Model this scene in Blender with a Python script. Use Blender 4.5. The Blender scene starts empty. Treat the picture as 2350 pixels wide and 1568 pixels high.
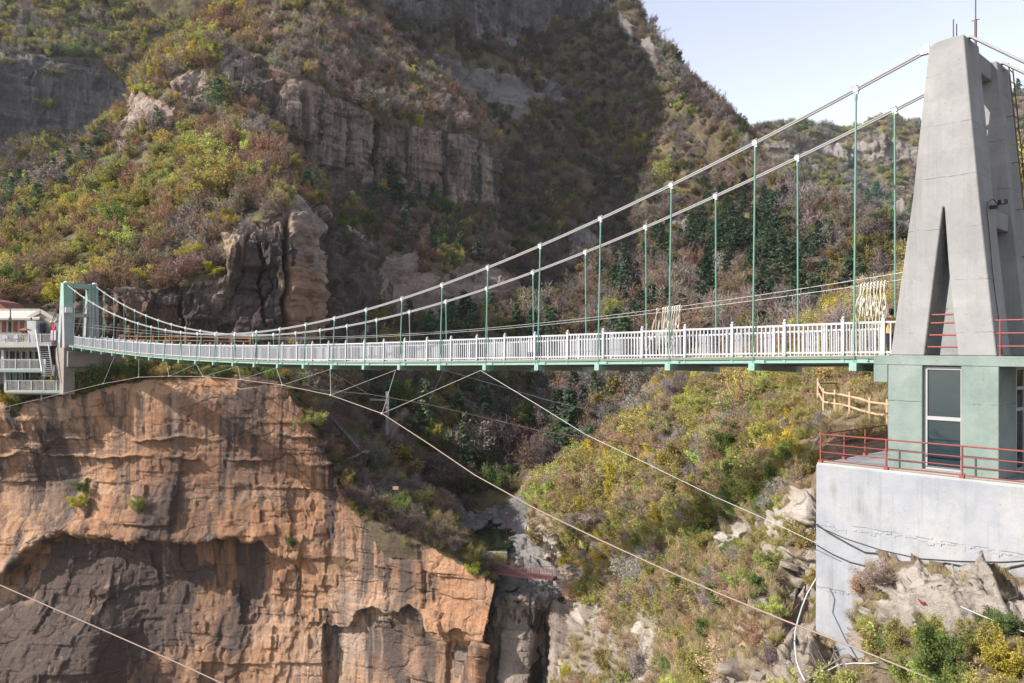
import bpy, math, random
import numpy as np
from mathutils import Vector, Matrix

SC = bpy.context.scene
COL = SC.collection
rng = np.random.default_rng(7)
random.seed(7)

# ---------------------------------------------------------------- camera frame
# readings are taken on a 2350 x 1568 copy of the photograph; P() turns a reading and a distance into a place
F, CX, CY = 1828.0, 1175.0, 784.0
PIT, ROL = 0.0131, 0.0085
FW = np.array([0, math.cos(PIT), math.sin(PIT)])
U0 = np.array([0, -math.sin(PIT), math.cos(PIT)])
R0 = np.array([1.0, 0, 0])
UPV = math.cos(ROL) * U0 - math.sin(ROL) * R0
RTV = math.cos(ROL) * R0 + math.sin(ROL) * U0


def ray(px, py):
    px = np.asarray(px, float)[..., None]
    py = np.asarray(py, float)[..., None]
    return FW + RTV * (px - CX) / F - UPV * (py - CY) / F


def P(px, py, d):
    r = ray(px, py)
    return r * (np.asarray(d, float)[..., None] / r[..., 1:2])


def PV(px, py, d):
    return Vector(P(px, py, d))


def proj(v):
    v = np.asarray(v, float)
    z = v @ FW
    return CX + F * (v @ RTV) / z, CY - F * (v @ UPV) / z


# ---------------------------------------------------------------- noise
def _h(i, j, k, s=0):
    n = (i.astype(np.int64) * 374761393 + j.astype(np.int64) * 668265263 + k.astype(np.int64) * 2147483647 + s * 974711) & 0xFFFFFFFF
    n = ((n ^ (n >> 13)) * 1274126177) & 0xFFFFFFFF
    n = ((n ^ (n >> 16)) * 2246822519) & 0xFFFFFFFF
    n = n ^ (n >> 15)
    return (n & 0xFFFFFF) / float(0xFFFFFF)


def vnoise(p, s=0):
    """smooth value noise in 0..1 at points p (n,3)"""
    i = np.floor(p).astype(np.int64)
    f = p - i
    f = f * f * f * (f * (f * 6 - 15) + 10)
    r = 0
    for a in (0, 1):
        wa = f[:, 0] if a else 1 - f[:, 0]
        for b in (0, 1):
            wb = f[:, 1] if b else 1 - f[:, 1]
            for c in (0, 1):
                wc = f[:, 2] if c else 1 - f[:, 2]
                r = r + wa * wb * wc * _h(i[:, 0] + a, i[:, 1] + b, i[:, 2] + c, s)
    return r


def fbm(p, octv=4, s=0):
    r, a, t = 0, 1.0, 0
    q = p.copy()
    for o in range(octv):
        r = r + a * vnoise(q, s + o)
        t += a
        a *= 0.5
        q = q * 2.03 + 17.3
    return r / t - 0.5


def blocks(h, z, T, Wd, s=0):
    """stepped rock: courses of height T broken into blocks of width Wd; returns 0..1"""
    i = np.floor(z / T)
    o = _h(i, i * 0, i * 0, s + 3)
    wv = Wd * (0.6 + 0.8 * _h(i, i * 0 + 5, i * 0, s))
    j = np.floor(h / wv + o * 7)
    return _h(i, j, i * 0, s)


# ---------------------------------------------------------------- objects
def tag(o, label=None, cat=None, group=None, kind=None):
    if label: o['label'] = label
    if cat: o['category'] = cat
    if group: o['group'] = group
    if kind: o['kind'] = kind
    return o


def empty(name, loc=(0, 0, 0), label=None, cat=None, group=None, rz=0):
    o = bpy.data.objects.new(name, None)
    COL.objects.link(o)
    o.location = loc
    o.rotation_euler = (0, 0, rz)
    o.empty_display_size = 0.3
    return tag(o, label, cat, group)


def mesh_np(name, verts, faces, mats, midx=None, smooth=False):
    """faces: (n,3|4) int array or list of tuples"""
    me = bpy.data.meshes.new(name)
    if isinstance(faces, np.ndarray):
        nv, nf, k = len(verts), len(faces), faces.shape[1]
        me.vertices.add(nv)
        me.vertices.foreach_set('co', np.ascontiguousarray(verts, np.float32).ravel())
        me.loops.add(nf * k)
        me.loops.foreach_set('vertex_index', np.ascontiguousarray(faces, np.int32).ravel())
        me.polygons.add(nf)
        me.polygons.foreach_set('loop_start', np.arange(0, nf * k, k, dtype=np.int32))
        me.update(calc_edges=True)
    else:
        me.from_pydata([tuple(v) for v in verts], [], faces)
    for m in (mats if isinstance(mats, (list, tuple)) else [mats]):
        me.materials.append(m)
    if midx is not None:
        me.polygons.foreach_set('material_index', np.asarray(midx, np.int32))
    if smooth:
        me.polygons.foreach_set('use_smooth', np.ones(len(me.polygons), bool))
    me.update()
    return me


def link(name, me, parent=None, loc=None):
    o = bpy.data.objects.new(name, me)
    COL.objects.link(o)
    if parent is not None:
        o.parent = parent
    if loc is not None:
        o.location = loc
    return o


def fattr(me, name, vals):
    a = me.attributes.new(name, 'FLOAT', 'POINT')
    a.data.foreach_set('value', np.ascontiguousarray(vals, np.float32))


class MB:
    """collects boxes, bars and tubes and links them as ONE mesh object"""
    def __init__(s):
        s.v, s.f, s.sm = [], [], []

    def poly(s, pts, faces, sm=False):
        b = len(s.v)
        s.v += [tuple(map(float, p)) for p in pts]
        s.f += [tuple(b + i for i in f) for f in faces]
        s.sm += [sm] * len(faces)

    def hexa(s, p8):
        s.poly(p8, [(0, 3, 2, 1), (4, 5, 6, 7), (0, 1, 5, 4), (1, 2, 6, 5), (2, 3, 7, 6), (3, 0, 4, 7)])

    def box(s, c, size, M=None):
        x, y, z = size[0] / 2, size[1] / 2, size[2] / 2
        pts = [Vector(q) for q in [(-x, -y, -z), (x, -y, -z), (x, y, -z), (-x, y, -z), (-x, -y, z), (x, -y, z), (x, y, z), (-x, y, z)]]
        if M is not None:
            pts = [M @ q for q in pts]
        c = Vector(c)
        s.hexa([q + c for q in pts])

    def prism(s, base, off):
        """base: closed 3-D outline, off: extrusion vector"""
        n = len(base)
        b = [Vector(p) for p in base]
        t = [p + Vector(off) for p in b]
        s.poly(b + t, [tuple(range(n))[::-1], tuple(range(n, 2 * n))] + [(i, (i + 1) % n, n + (i + 1) % n, n + i) for i in range(n)])

    def tube(s, pts, r, n=6, caps=True):
        pts = [Vector(p) for p in pts]
        m = len(pts)
        rs = list(r) if isinstance(r, (list, tuple, np.ndarray)) else [r] * m
        vv, ff = [], []
        prev = None
        for i, p in enumerate(pts):
            t = (pts[min(i + 1, m - 1)] - pts[max(i - 1, 0)])
            t = t.normalized() if t.length > 1e-9 else Vector((0, 0, 1))
            if prev is None:
                a = Vector((0, 0, 1)) if abs(t.z) < 0.9 else Vector((1, 0, 0))
                x = t.cross(a).normalized()
            else:
                x = (prev - t * prev.dot(t))
                x = x.normalized() if x.length > 1e-6 else t.orthogonal().normalized()
            prev = x
            y = t.cross(x)
            for k in range(n):
                an = 2 * math.pi * k / n
                vv.append(p + (x * math.cos(an) + y * math.sin(an)) * rs[i])
        for i in range(m - 1):
            for k in range(n):
                k2 = (k + 1) % n
                ff.append((i * n + k, i * n + k2, (i + 1) * n + k2, (i + 1) * n + k))
        s.poly(vv, ff, True)
        if caps:
            s.poly([vv[k] for k in range(n)], [tuple(range(n))[::-1]])
            s.poly([vv[(m - 1) * n + k] for k in range(n)], [tuple(range(n))])

    def bar(s, a, b, w, h, up=(0, 0, 1)):
        a, b = Vector(a), Vector(b)
        t = (b - a).normalized()
        u = Vector(up)
        x = t.cross(u)
        x = x.normalized() if x.length > 1e-6 else t.orthogonal().normalized()
        y = x.cross(t)
        q = [(-1, -1), (1, -1), (1, 1), (-1, 1)]
        s.hexa([a + x * (i * w / 2) + y * (j * h / 2) for i, j in q] + [b + x * (i * w / 2) + y * (j * h / 2) for i, j in q])

    def ball(s, c, r, nu=8, nv=6, sz=1.0):
        c = Vector(c)
        vv, ff = [], []
        for j in range(nv + 1):
            th = math.pi * j / nv
            for i in range(nu):
                ph = 2 * math.pi * i / nu
                vv.append(c + Vector((r * math.sin(th) * math.cos(ph), r * math.sin(th) * math.sin(ph), r * sz * math.cos(th))))
        for j in range(nv):
            for i in range(nu):
                i2 = (i + 1) % nu
                ff.append((j * nu + i, (j + 1) * nu + i, (j + 1) * nu + i2, j * nu + i2))
        s.poly(vv, ff, True)

    def mesh(s, name, mat):
        me = bpy.data.meshes.new(name)
        me.from_pydata(s.v, [], s.f)
        me.materials.append(mat)
        me.polygons.foreach_set('use_smooth', np.array(s.sm, bool))
        me.update()
        return me

    def build(s, name, mat, parent=None, bevel=0, local=False):
        me = s.mesh(name, mat)
        o = bpy.data.objects.new(name, me)
        COL.objects.link(o)
        if parent is not None:
            o.parent = parent
            if not local:
                o.matrix_parent_inverse = parent_matrix(parent).inverted()
        if bevel:
            b = o.modifiers.new('bevel', 'BEVEL')
            b.width = bevel
            b.segments = 1
            b.limit_method = 'ANGLE'
        return o


def parent_matrix(o):
    m = Matrix.LocRotScale(o.location, o.rotation_euler, o.scale)
    if o.parent is not None:
        m = parent_matrix(o.parent) @ o.matrix_parent_inverse @ m
    return m


# ---------------------------------------------------------------- materials
class NT:
    def __init__(s, name):
        s.m = bpy.data.materials.new(name)
        s.m.use_nodes = True
        s.t = s.m.node_tree
        s.t.nodes.clear()
        s.out = s.t.nodes.new('ShaderNodeOutputMaterial')

    def n(s, typ, **kw):
        nd = s.t.nodes.new(typ)
        for k, v in kw.items():
            if k.startswith('i_'):
                nd.inputs[k[2:].replace('_', ' ')].default_value = v
            else:
                setattr(nd, k, v)
        return nd

    def l(s, a, b):
        s.t.links.new(a, b)

    def coord(s, scale=(1, 1, 1), loc=(0, 0, 0), rot=(0, 0, 0)):
        tc = s.n('ShaderNodeNewGeometry')
        mp = s.n('ShaderNodeMapping')
        mp.inputs['Scale'].default_value = scale
        mp.inputs['Location'].default_value = loc
        mp.inputs['Rotation'].default_value = rot
        s.l(tc.outputs['Position'], mp.inputs['Vector'])
        return mp.outputs[0]

    def noise(s, vec, scale, detail=6, rough=0.6, dist=0.0):
        nd = s.n('ShaderNodeTexNoise')
        nd.inputs['Scale'].default_value = scale
        nd.inputs['Detail'].default_value = detail
        nd.inputs['Roughness'].default_value = rough
        nd.inputs['Distortion'].default_value = dist
        s.l(vec, nd.inputs['Vector'])
        return nd.outputs['Fac']

    def ramp(s, fac, stops):
        nd = s.n('ShaderNodeValToRGB')
        el = nd.color_ramp.elements
        while len(el) < len(stops):
            el.new(0.5)
        for e, (p, c) in zip(el, stops):
            e.position = p
            e.color = (*c, 1) if len(c) == 3 else c
        s.l(fac, nd.inputs[0])
        return nd.outputs[0]

    def val(s, fac, a, b, lo=0.0, hi=1.0):
        nd = s.n('ShaderNodeMapRange')
        nd.inputs[1].default_value = a
        nd.inputs[2].default_value = b
        nd.inputs[3].default_value = lo
        nd.inputs[4].default_value = hi
        s.l(fac, nd.inputs[0])
        return nd.outputs[0]

    def math(s, op, a, b):
        nd = s.n('ShaderNodeMath', operation=op)
        for i, q in enumerate((a, b)):
            if isinstance(q, (int, float)):
                nd.inputs[i].default_value = q
            else:
                s.l(q, nd.inputs[i])
        return nd.outputs[0]

    def mix(s, fac, a, b, mode='MIX'):
        nd = s.n('ShaderNodeMix', data_type='RGBA', blend_type=mode)
        for sock, q in ((nd.inputs[0], fac), (nd.inputs[6], a), (nd.inputs[7], b)):
            if isinstance(q, (int, float)):
                sock.default_value = q
            elif isinstance(q, (tuple, list)):
                sock.default_value = (*q, 1) if len(q) == 3 else q
            else:
                s.l(q, sock)
        return nd.outputs[2]

    def attr(s, name, typ='GEOMETRY', out='Fac'):
        nd = s.n('ShaderNodeAttribute', attribute_name=name, attribute_type=typ)
        return nd.outputs[out]

    def bump(s, h, strength=0.5, dist=0.1, normal=None):
        nd = s.n('ShaderNodeBump')
        nd.inputs['Strength'].default_value = strength
        nd.inputs['Distance'].default_value = dist
        s.l(h, nd.inputs['Height'])
        if normal is not None:
            s.l(normal, nd.inputs['Normal'])
        return nd.outputs[0]

    def surf(s, color, rough=0.9, metal=0.0, normal=None, spec=0.3, **kw):
        b = s.n('ShaderNodeBsdfPrincipled')
        for sock, q in (('Base Color', color), ('Roughness', rough), ('Metallic', metal), ('Specular IOR Level', spec)):
            if isinstance(q, (int, float)):
                b.inputs[sock].default_value = q
            elif isinstance(q, (tuple, list)):
                b.inputs[sock].default_value = (*q, 1) if len(q) == 3 else q
            else:
                s.l(q, b.inputs[sock])
        if normal is not None:
            s.l(normal, b.inputs['Normal'])
        s.l(b.outputs[0], s.out.inputs[0])
        return s.m


def paint(name, col, rough=0.5, wear=0.25, dirt=(0.25, 0.2, 0.15), scale=2.0, metal=0.0):
    t = NT(name)
    v = t.coord()
    n1 = t.noise(v, scale, 8, 0.65)
    n2 = t.noise(t.coord((scale * 3, scale * 3, scale * .4)), 1.0, 5, 0.6)
    f = t.math('MULTIPLY', t.val(n1, 0.52, 0.75), t.val(n2, 0.4, 0.7))
    c = t.mix(t.math('MULTIPLY', f, wear), col, dirt)
    c = t.mix(t.val(n1, 0.2, 0.8, 0.0, 0.25), c, tuple(x * 0.75 for x in col))
    return t.surf(c, t.val(n1, 0.2, 0.8, rough - .1, min(rough + .2, 1)), metal, t.bump(n1, 0.15, 0.01))


def concrete(name, col, stain=(0.16, 0.14, 0.12), pale=None, streak=0.5, seam=1.2, lines=True):
    t = NT(name)
    v = t.coord()
    big = t.noise(v, 0.45, 6, 0.6)
    mid = t.noise(v, 2.2, 8, 0.7)
    fine = t.noise(v, 22, 6, 0.7)
    c = t.mix(t.val(big, 0.3, 0.7), tuple(x * 0.82 for x in col), pale or tuple(min(x * 1.15, 1) for x in col))
    c = t.mix(t.val(mid, 0.35, 0.75, 0, 0.45), c, tuple(x * 0.8 for x in col))
    mot = t.noise(t.coord(loc=(5, 2, 7)), 1.3, 12, 0.78)
    c = t.mix(t.val(mot, 0.46, 0.64, 0, 0.42), c, tuple(0.55 * x + 0.12 * y for x, y in zip(col, stain)))
    # every pour of concrete came out a slightly different grey
    sp = t.n('ShaderNodeSeparateXYZ')
    t.l(v, sp.inputs[0])
    wn = t.n('ShaderNodeTexWhiteNoise', noise_dimensions='1D')
    t.l(t.math('FLOOR', t.math('ADD', t.math('DIVIDE', sp.outputs[2], seam), t.math('MULTIPLY', t.noise(v, 0.9, 8, 0.75), 0.22 / seam)), 0), wn.inputs['W'])
    c = t.mix(t.val(wn.outputs['Value'], 0, 1, 0, 0.42), c, tuple(x * 0.72 for x in col))
    rs = t.noise(t.coord((5, 5, 0.22), (1, 2, 3)), 1.0, 6, 0.7)
    c = t.mix(t.math('MULTIPLY', t.val(rs, 0.55, 0.72), 0.35 * streak), c, stain)
    st = t.noise(t.coord((2.2, 2.2, 0.16)), 1.0, 6, 0.65)
    bl = t.noise(t.coord(loc=(31, 7, 3)), 0.5, 4, 0.5)
    c = t.mix(t.math('MULTIPLY', t.math('MULTIPLY', t.val(st, 0.5, 0.72), t.val(bl, 0.42, 0.62)), streak), c, stain)
    pores = t.val(t.noise(v, 9, 3, 0.5), 0.69, 0.74)
    c = t.mix(t.math('MULTIPLY', pores, 0.6), c, tuple(x * 0.45 for x in col))
    h = t.math('ADD', t.math('MULTIPLY', mid, 0.6), t.math('MULTIPLY', fine, 0.4))
    if lines:
        # cold joints between pours: a thin uneven dark line every `seam` metres of height
        sep = t.n('ShaderNodeSeparateXYZ')
        t.l(v, sep.inputs[0])
        wob = t.math('MULTIPLY', t.noise(v, 0.9, 8, 0.75), 0.22)
        zz = t.math('DIVIDE', t.math('ADD', sep.outputs[2], wob), seam)
        fr = t.math('ABSOLUTE', t.math('SUBTRACT', t.math('FRACT', zz, 0), 0.5), 0)
        ln = t.val(fr, 0.0, 0.011, 1, 0)
        brk = t.val(t.noise(t.coord(loc=(3, 9, 1)), 1.3, 4, 0.6), 0.46, 0.56)
        ln = t.math('MULTIPLY', ln, brk)
        c = t.mix(t.math('MULTIPLY', ln, 0.6), c, tuple(x * 0.3 for x in col))
        h = t.math('SUBTRACT', h, t.math('MULTIPLY', ln, 0.6))
    return t.surf(c, 0.92, 0, t.bump(h, 0.5, 0.04), 0.2)


def rock(name, cols, dark, ground, streak=0.6, s=1.0, strata=1.0, crack=0.7):
    """cliff stone where attribute rock is 1, soil and dry grass where it is 0; attribute stain = dark water stains"""
    t = NT(name)
    v = t.coord()
    big = t.noise(v, 0.06 * s, 5, 0.6, 0.4)
    mid = t.noise(v, 0.35 * s, 8, 0.68)
    c = t.ramp(big, [(0.30, cols[0]), (0.45, cols[1]), (0.56, cols[2]), (0.70, cols[3])])
    c = t.mix(t.val(mid, 0.35, 0.7, 0, 0.6), c, cols[1])
    lay = t.noise(t.coord((0.05 * s, 0.05 * s, 0.9 * s)), 1.0, 7, 0.65, 0.3)
    c = t.mix(t.math('MULTIPLY', t.val(lay, 0.5, 0.68), 0.55 * strata), c, cols[3])
    c = t.mix(t.math('MULTIPLY', t.val(lay, 0.46, 0.34), 0.55 * strata), c, cols[0])
    # drips
    st = t.noise(t.coord((0.55 * s, 0.55 * s, 0.035 * s)), 1.0, 8, 0.7, 0.35)
    st2 = t.noise(t.coord((0.18 * s, 0.18 * s, 0.03 * s), (9, 4, 2)), 1.0, 5, 0.6, 0.6)
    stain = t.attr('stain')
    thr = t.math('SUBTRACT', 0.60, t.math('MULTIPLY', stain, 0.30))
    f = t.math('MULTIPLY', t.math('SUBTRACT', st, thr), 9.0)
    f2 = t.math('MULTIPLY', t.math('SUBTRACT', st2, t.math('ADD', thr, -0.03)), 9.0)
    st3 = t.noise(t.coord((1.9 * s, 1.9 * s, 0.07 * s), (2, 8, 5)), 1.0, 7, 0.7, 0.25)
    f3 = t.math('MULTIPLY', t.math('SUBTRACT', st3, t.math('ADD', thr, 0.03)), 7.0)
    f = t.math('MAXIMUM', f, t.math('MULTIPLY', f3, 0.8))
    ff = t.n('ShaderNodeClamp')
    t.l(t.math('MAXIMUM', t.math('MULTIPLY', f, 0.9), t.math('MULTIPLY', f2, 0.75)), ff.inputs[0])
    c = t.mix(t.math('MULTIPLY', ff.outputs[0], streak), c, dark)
    pal = t.noise(t.coord((0.5 * s, 0.5 * s, 0.05 * s), (50, 3, 8)), 1.0, 7, 0.65, 0.3)
    c = t.mix(t.math('MULTIPLY', t.val(pal, 0.6, 0.72), 0.5), c, cols[3])
    wa = t.n('ShaderNodeMix', data_type='RGBA', blend_type='MULTIPLY')
    t.l(t.attr('warm'), wa.inputs[0])
    t.l(c, wa.inputs[6])
    wa.inputs[7].default_value = (1.10, .95, .80, 1)
    c = wa.outputs[2]
    drip = t.noise(t.coord((1.3 * s, 1.3 * s, 0.03 * s), (4, 1, 9)), 1.0, 5, 0.6, 0.15)
    c = t.mix(t.math('MULTIPLY', t.val(drip, 0.63, 0.70), t.val(stain, 0.3, 0.9, 0.15, 0.75)), c, cols[3])
    # cracks
    vo = t.n('ShaderNodeTexVoronoi', feature='DISTANCE_TO_EDGE')
    vo.inputs['Scale'].default_value = 0.28 * s
    dn = t.n('ShaderNodeMix', data_type='VECTOR')
    dn.inputs[0].default_value = 0.12
    wn = t.n('ShaderNodeTexNoise')
    wn.inputs['Scale'].default_value = 0.5 * s
    wn.inputs['Detail'].default_value = 5
    vv = t.coord((1, 1, 1.5))
    t.l(vv, wn.inputs['Vector'])
    va = t.n('ShaderNodeVectorMath', operation='MULTIPLY_ADD')
    t.l(wn.outputs['Color'], va.inputs[0])
    va.inputs[1].default_value = (3 / s, 3 / s, 3 / s)
    t.l(vv, va.inputs[2])
    t.l(va.outputs[0], vo.inputs['Vector'])
    ck = t.val(vo.outputs['Distance'], 0.0, 0.05, 1, 0)
    ck = t.math('MULTIPLY', ck, t.val(mid, 0.42, 0.6))
    c = t.mix(t.math('MULTIPLY', ck, 0.6 * crack), c, tuple(q * 0.35 for q in dark))
    hs = t.math('ADD', t.math('MULTIPLY', mid, 0.35), t.math('MULTIPLY', lay, 0.4))
    hs = t.math('ADD', hs, t.math('MULTIPLY', t.noise(v, 2.8 * s, 9, 0.8), 0.7))
    hs = t.math('SUBTRACT', hs, t.math('MULTIPLY', ck, 0.4))
    # soil
    gn = t.noise(v, 0.5 * s, 8, 0.75)
    g = t.ramp(gn, [(0.32, ground[0]), (0.48, ground[1]), (0.62, ground[2])])
    rk = t.math('ADD', t.attr('rock'), t.math('MULTIPLY', t.math('SUBTRACT', mid, 0.5), 0.7))
    c = t.mix(t.val(rk, 0.4, 0.6), g, c)
    return t.surf(c, 0.95, 0, t.bump(hs, 0.9, 0.5 / s), 0.15)


def leafmat(name, transl=0.3, woodmix=0.0):
    """colour comes from the plant's own tint; every leaf differs a little (attribute var)"""
    t = NT(name)
    tint = t.attr('tint', 'INSTANCER', 'Color')
    var = t.attr('var')
    c = t.mix(1.0, tint, t.ramp(var, [(0.0, (0.62, 0.60, 0.62)), (0.5, (0.97, 0.97, 0.97)), (1.0, (1.32, 1.3, 1.2))]), 'MULTIPLY')
    if woodmix:
        c = t.mix(woodmix, c, (0.17, 0.14, 0.125))
    d = t.n('ShaderNodeBsdfDiffuse')
    t.l(c, d.inputs[0])
    if transl:
        tr = t.n('ShaderNodeBsdfTranslucent')
        t.l(c, tr.inputs[0])
        mx = t.n('ShaderNodeMixShader')
        mx.inputs[0].default_value = transl
        t.l(d.outputs[0], mx.inputs[1])
        t.l(tr.outputs[0], mx.inputs[2])
        t.l(mx.outputs[0], t.out.inputs[0])
    else:
        t.l(d.outputs[0], t.out.inputs[0])
    return t.m
# ================================================================ terrain
def cr(p, t):
    """Catmull-Rom along axis 0 of control array p at parameters t"""
    n = len(p)
    i = np.clip(np.floor(t).astype(int), 0, n - 2)
    f = (t - i)[:, None, None] if p.ndim == 3 else (t - i)[:, None]
    p0, p1, p2, p3 = p[np.maximum(i - 1, 0)], p[i], p[i + 1], p[np.minimum(i + 2, n - 1)]
    k = 0.8  # a little tighter than the usual curve
    m1, m2 = (p2 - p0) * 0.5 * k, (p3 - p1) * 0.5 * k
    f2, f3 = f * f, f * f * f
    return (2 * f3 - 3 * f2 + 1) * p1 + (f3 - 2 * f2 + f) * m1 + (-2 * f3 + 3 * f2) * p2 + (f3 - f2) * m2


def params(lens, n):
    """n parameters over the control intervals, dense where the interval is long"""
    lens = np.maximum(np.asarray(lens, float), 1e-3)
    cum = np.concatenate([[0], np.cumsum(lens)])
    return np.interp(np.linspace(0, cum[-1], n), cum, np.arange(len(cum)))


def inpoly(px, py, poly):
    r = np.zeros(px.shape, bool)
    n = len(poly)
    for i in range(n):
        x1, y1 = poly[i]
        x2, y2 = poly[(i + 1) % n]
        if y1 == y2: continue
        c = ((y1 > py) != (y2 > py)) & (px < (x2 - x1) * (py - y1) / (y2 - y1) + x1)
        r ^= c
    return r


def noise2(px, py, sc, s):
    return fbm(np.stack([px / sc, py / sc, px * 0 + s * 3.7], 1), 3, s)


LAYERS = {}


def layer(name, rows, nu, nv, mat, rocks, label, stains=(), warm=(), soft=(), amp=1.0, size=1.0, roughveg=0.8, jit=14, extra=None, blob=2.6, blk=1.0, col=0.0, flt=1.0, stj=170, hdir=(1.0, -0.35), kind='structure', cat=None):
    C = np.array([[P(*q) for q in r] for r in rows])
    RW = np.array(rows, float)[..., :2]
    tu = params(np.linalg.norm(np.diff(RW, axis=1), axis=2).mean(0) + 4, nu)
    tv = params(np.linalg.norm(np.diff(RW, axis=0), axis=2).mean(1) + 4, nv)
    G = cr(C, tv)                                   # nv, ncol, 3
    G = np.transpose(cr(np.transpose(G, (1, 0, 2)), tu), (1, 0, 2))
    gu = np.gradient(G, axis=1)
    gv = np.gradient(G, axis=0)
    N = np.cross(gu, gv)
    N /= np.linalg.norm(N, axis=2, keepdims=True) + 1e-9
    V, N = G.reshape(-1, 3), N.reshape(-1, 3)
    flip = ((N * V).sum(1).mean() > 0)
    if flip: N = -N
    px, py = proj(V)
    jx = px + noise2(px, py, 40, 1) * jit * 3 + noise2(px, py, 9, 4) * jit
    jy = py + noise2(px, py, 40, 2) * jit * 3 + noise2(px, py, 9, 5) * jit
    rk = np.zeros(len(V))
    for po in rocks:
        rk = np.maximum(rk, inpoly(jx, jy, po))
    for po in soft:
        rk[inpoly(jx, jy, po)] = 0
    st = np.zeros(len(V))
    sx_ = px + noise2(px, py * .3, 25, 6) * 90
    sy_ = py + noise2(px * 1.6, py * .1, 16, 8) * stj
    for po, w in stains:
        st = np.maximum(st, inpoly(sx_, sy_, po) * w)
    h = V[:, 0] * hdir[0] + V[:, 1] * hdir[1]
    z = V[:, 2]
    w1 = fbm(V * 0.12 / size, 3, 11) * 2.2 * size
    hz, hh = z + w1 * 0.5, h + w1 + fbm(V * 0.5 / size, 2, 5) * 0.8 * size
    S = size
    dr = (blocks(hh, hz, 4.4 * S, 5.5 * S, 1) - .5) * 1.5 + (blocks(hh * 1.1, hz * 1.07 + 3, 1.7 * S, 2.1 * S, 2) - .5) * 0.75 + (blocks(hh, hz, .62 * S, .9 * S, 3) - .5) * 0.32
    if col: dr = dr + (blocks(hh + fbm(V * .2 / S, 2, 41) * 2, z + w1, 17 * S, 3.1 * S, 6) - .5) * 1.7 * col + (blocks(hh, z, 8 * S, 1.2 * S, 7) - .5) * .5 * col
    dr = dr * blk * (0.35 + 1.3 * np.clip(fbm(V * 0.1 / S, 3, 31) + .5, 0, 1)) + fbm(V * 0.16 / S, 4, 8) * blob + fbm(V * np.array([.6, .6, .1]) / S, 3, 9) * flt
    dv = fbm(V * 0.09 / S, 4, 21) * 3.5 + fbm(V * .6 / S, 3, 22) * 0.9
    D = (rk * dr * S + (1 - rk) * dv * roughveg * S) * amp
    if extra is not None: D = D + extra(px, py, V)
    V = V + N * D[:, None]
    idx = np.arange(nu * nv).reshape(nv, nu)
    a, b, c, d = idx[:-1, :-1].ravel(), idx[:-1, 1:].ravel(), idx[1:, 1:].ravel(), idx[1:, :-1].ravel()
    Fc = np.stack([a, d, c, b] if not flip else [a, b, c, d], 1)
    me = mesh_np(name, V, Fc, mat)
    fattr(me, 'rock', rk)
    fattr(me, 'stain', st)
    wm_ = np.zeros(len(V))
    for po in warm: wm_ = np.maximum(wm_, inpoly(sx_, sy_, po))
    fattr(me, 'warm', wm_)
    o = link(name, me)
    tag(o, label, cat, kind=kind)
    # areas and normals for planting
    e1, e2 = V[Fc[:, 2]] - V[Fc[:, 0]], V[Fc[:, 3]] - V[Fc[:, 1]]
    cr_ = np.cross(e1, e2)
    ar = np.linalg.norm(cr_, axis=1) / 2
    LAYERS[name] = dict(V=V, F=Fc, area=ar, n=cr_ / (ar[:, None] * 2 + 1e-9), rock=rk[Fc].mean(1))
    return o


orange = [(0.30, 0.172, 0.11), (0.46, 0.245, 0.136), (0.51, 0.31, 0.19), (0.60, 0.46, 0.36)]
brownr = [(0.15, 0.118, 0.10), (0.25, 0.175, 0.135), (0.30, 0.235, 0.19), (0.43, 0.37, 0.32)]
greyr = [(0.11, 0.10, 0.095), (0.17, 0.15, 0.14), (0.21, 0.19, 0.175), (0.30, 0.28, 0.26)]
whiter = [(0.29, 0.235, 0.185), (0.41, 0.34, 0.28), (0.48, 0.42, 0.36), (0.60, 0.55, 0.49)]
soil = [(0.055, 0.042, 0.03), (0.12, 0.09, 0.06), (0.16, 0.14, 0.06)]
drysoil = [(0.14, 0.10, 0.065), (0.23, 0.17, 0.115), (0.30, 0.24, 0.17)]
M_orange = rock('orange_sandstone', orange, (0.085, 0.07, 0.066), soil, 0.92, 0.55, 0.55)
M_brown = rock('brown_cliff_stone', brownr, (0.05, 0.042, 0.04), soil, 0.85, 0.7, 0.6)
M_grey = rock('grey_cliff_stone', greyr, (0.045, 0.042, 0.045), soil, 0.7, 0.5)
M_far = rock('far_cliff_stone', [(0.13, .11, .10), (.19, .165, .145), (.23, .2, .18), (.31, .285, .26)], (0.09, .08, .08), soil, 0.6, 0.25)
M_white = rock('pale_limestone', whiter, (0.14, 0.11, 0.09), drysoil, 0.55, 1.3, 0.9, 1.0)
M_stone = M_white
M_bed = rock('river_ledges', [(0.105, .098, .09), (.17, .155, .145), (.21, .195, .18), (.33, .31, .29)], (0.06, .05, .05), soil, 0.5, 1.1)

# ---- near orange cliff on the left -------------------------------------------------
lipx = [-250, -100, 0, 80, 200, 330, 470, 600, 655, 705, 742, 770, 830, 905, 1005, 1072, 1126, 1136]
lipy = [935, 937, 935, 925, 903, 880, 872, 868, 885, 962, 1030, 1092, 1178, 1224, 1262, 1298, 1338, 1352]
lipd = [97, 97, 97, 96.5, 96.4, 96.8, 97.2, 97.4, 97.4, 97.4, 97.2, 97, 95, 93, 91, 89.5, 88, 88]
edge = [0, 0, 0, 0, 0, 0, 0, 0, 0, 0, 0, 0, 0, 0, 0.1, 0.3, 0.9, 1.0]


def lip(i): return lipx[i], lipy[i], lipd[i]


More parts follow.
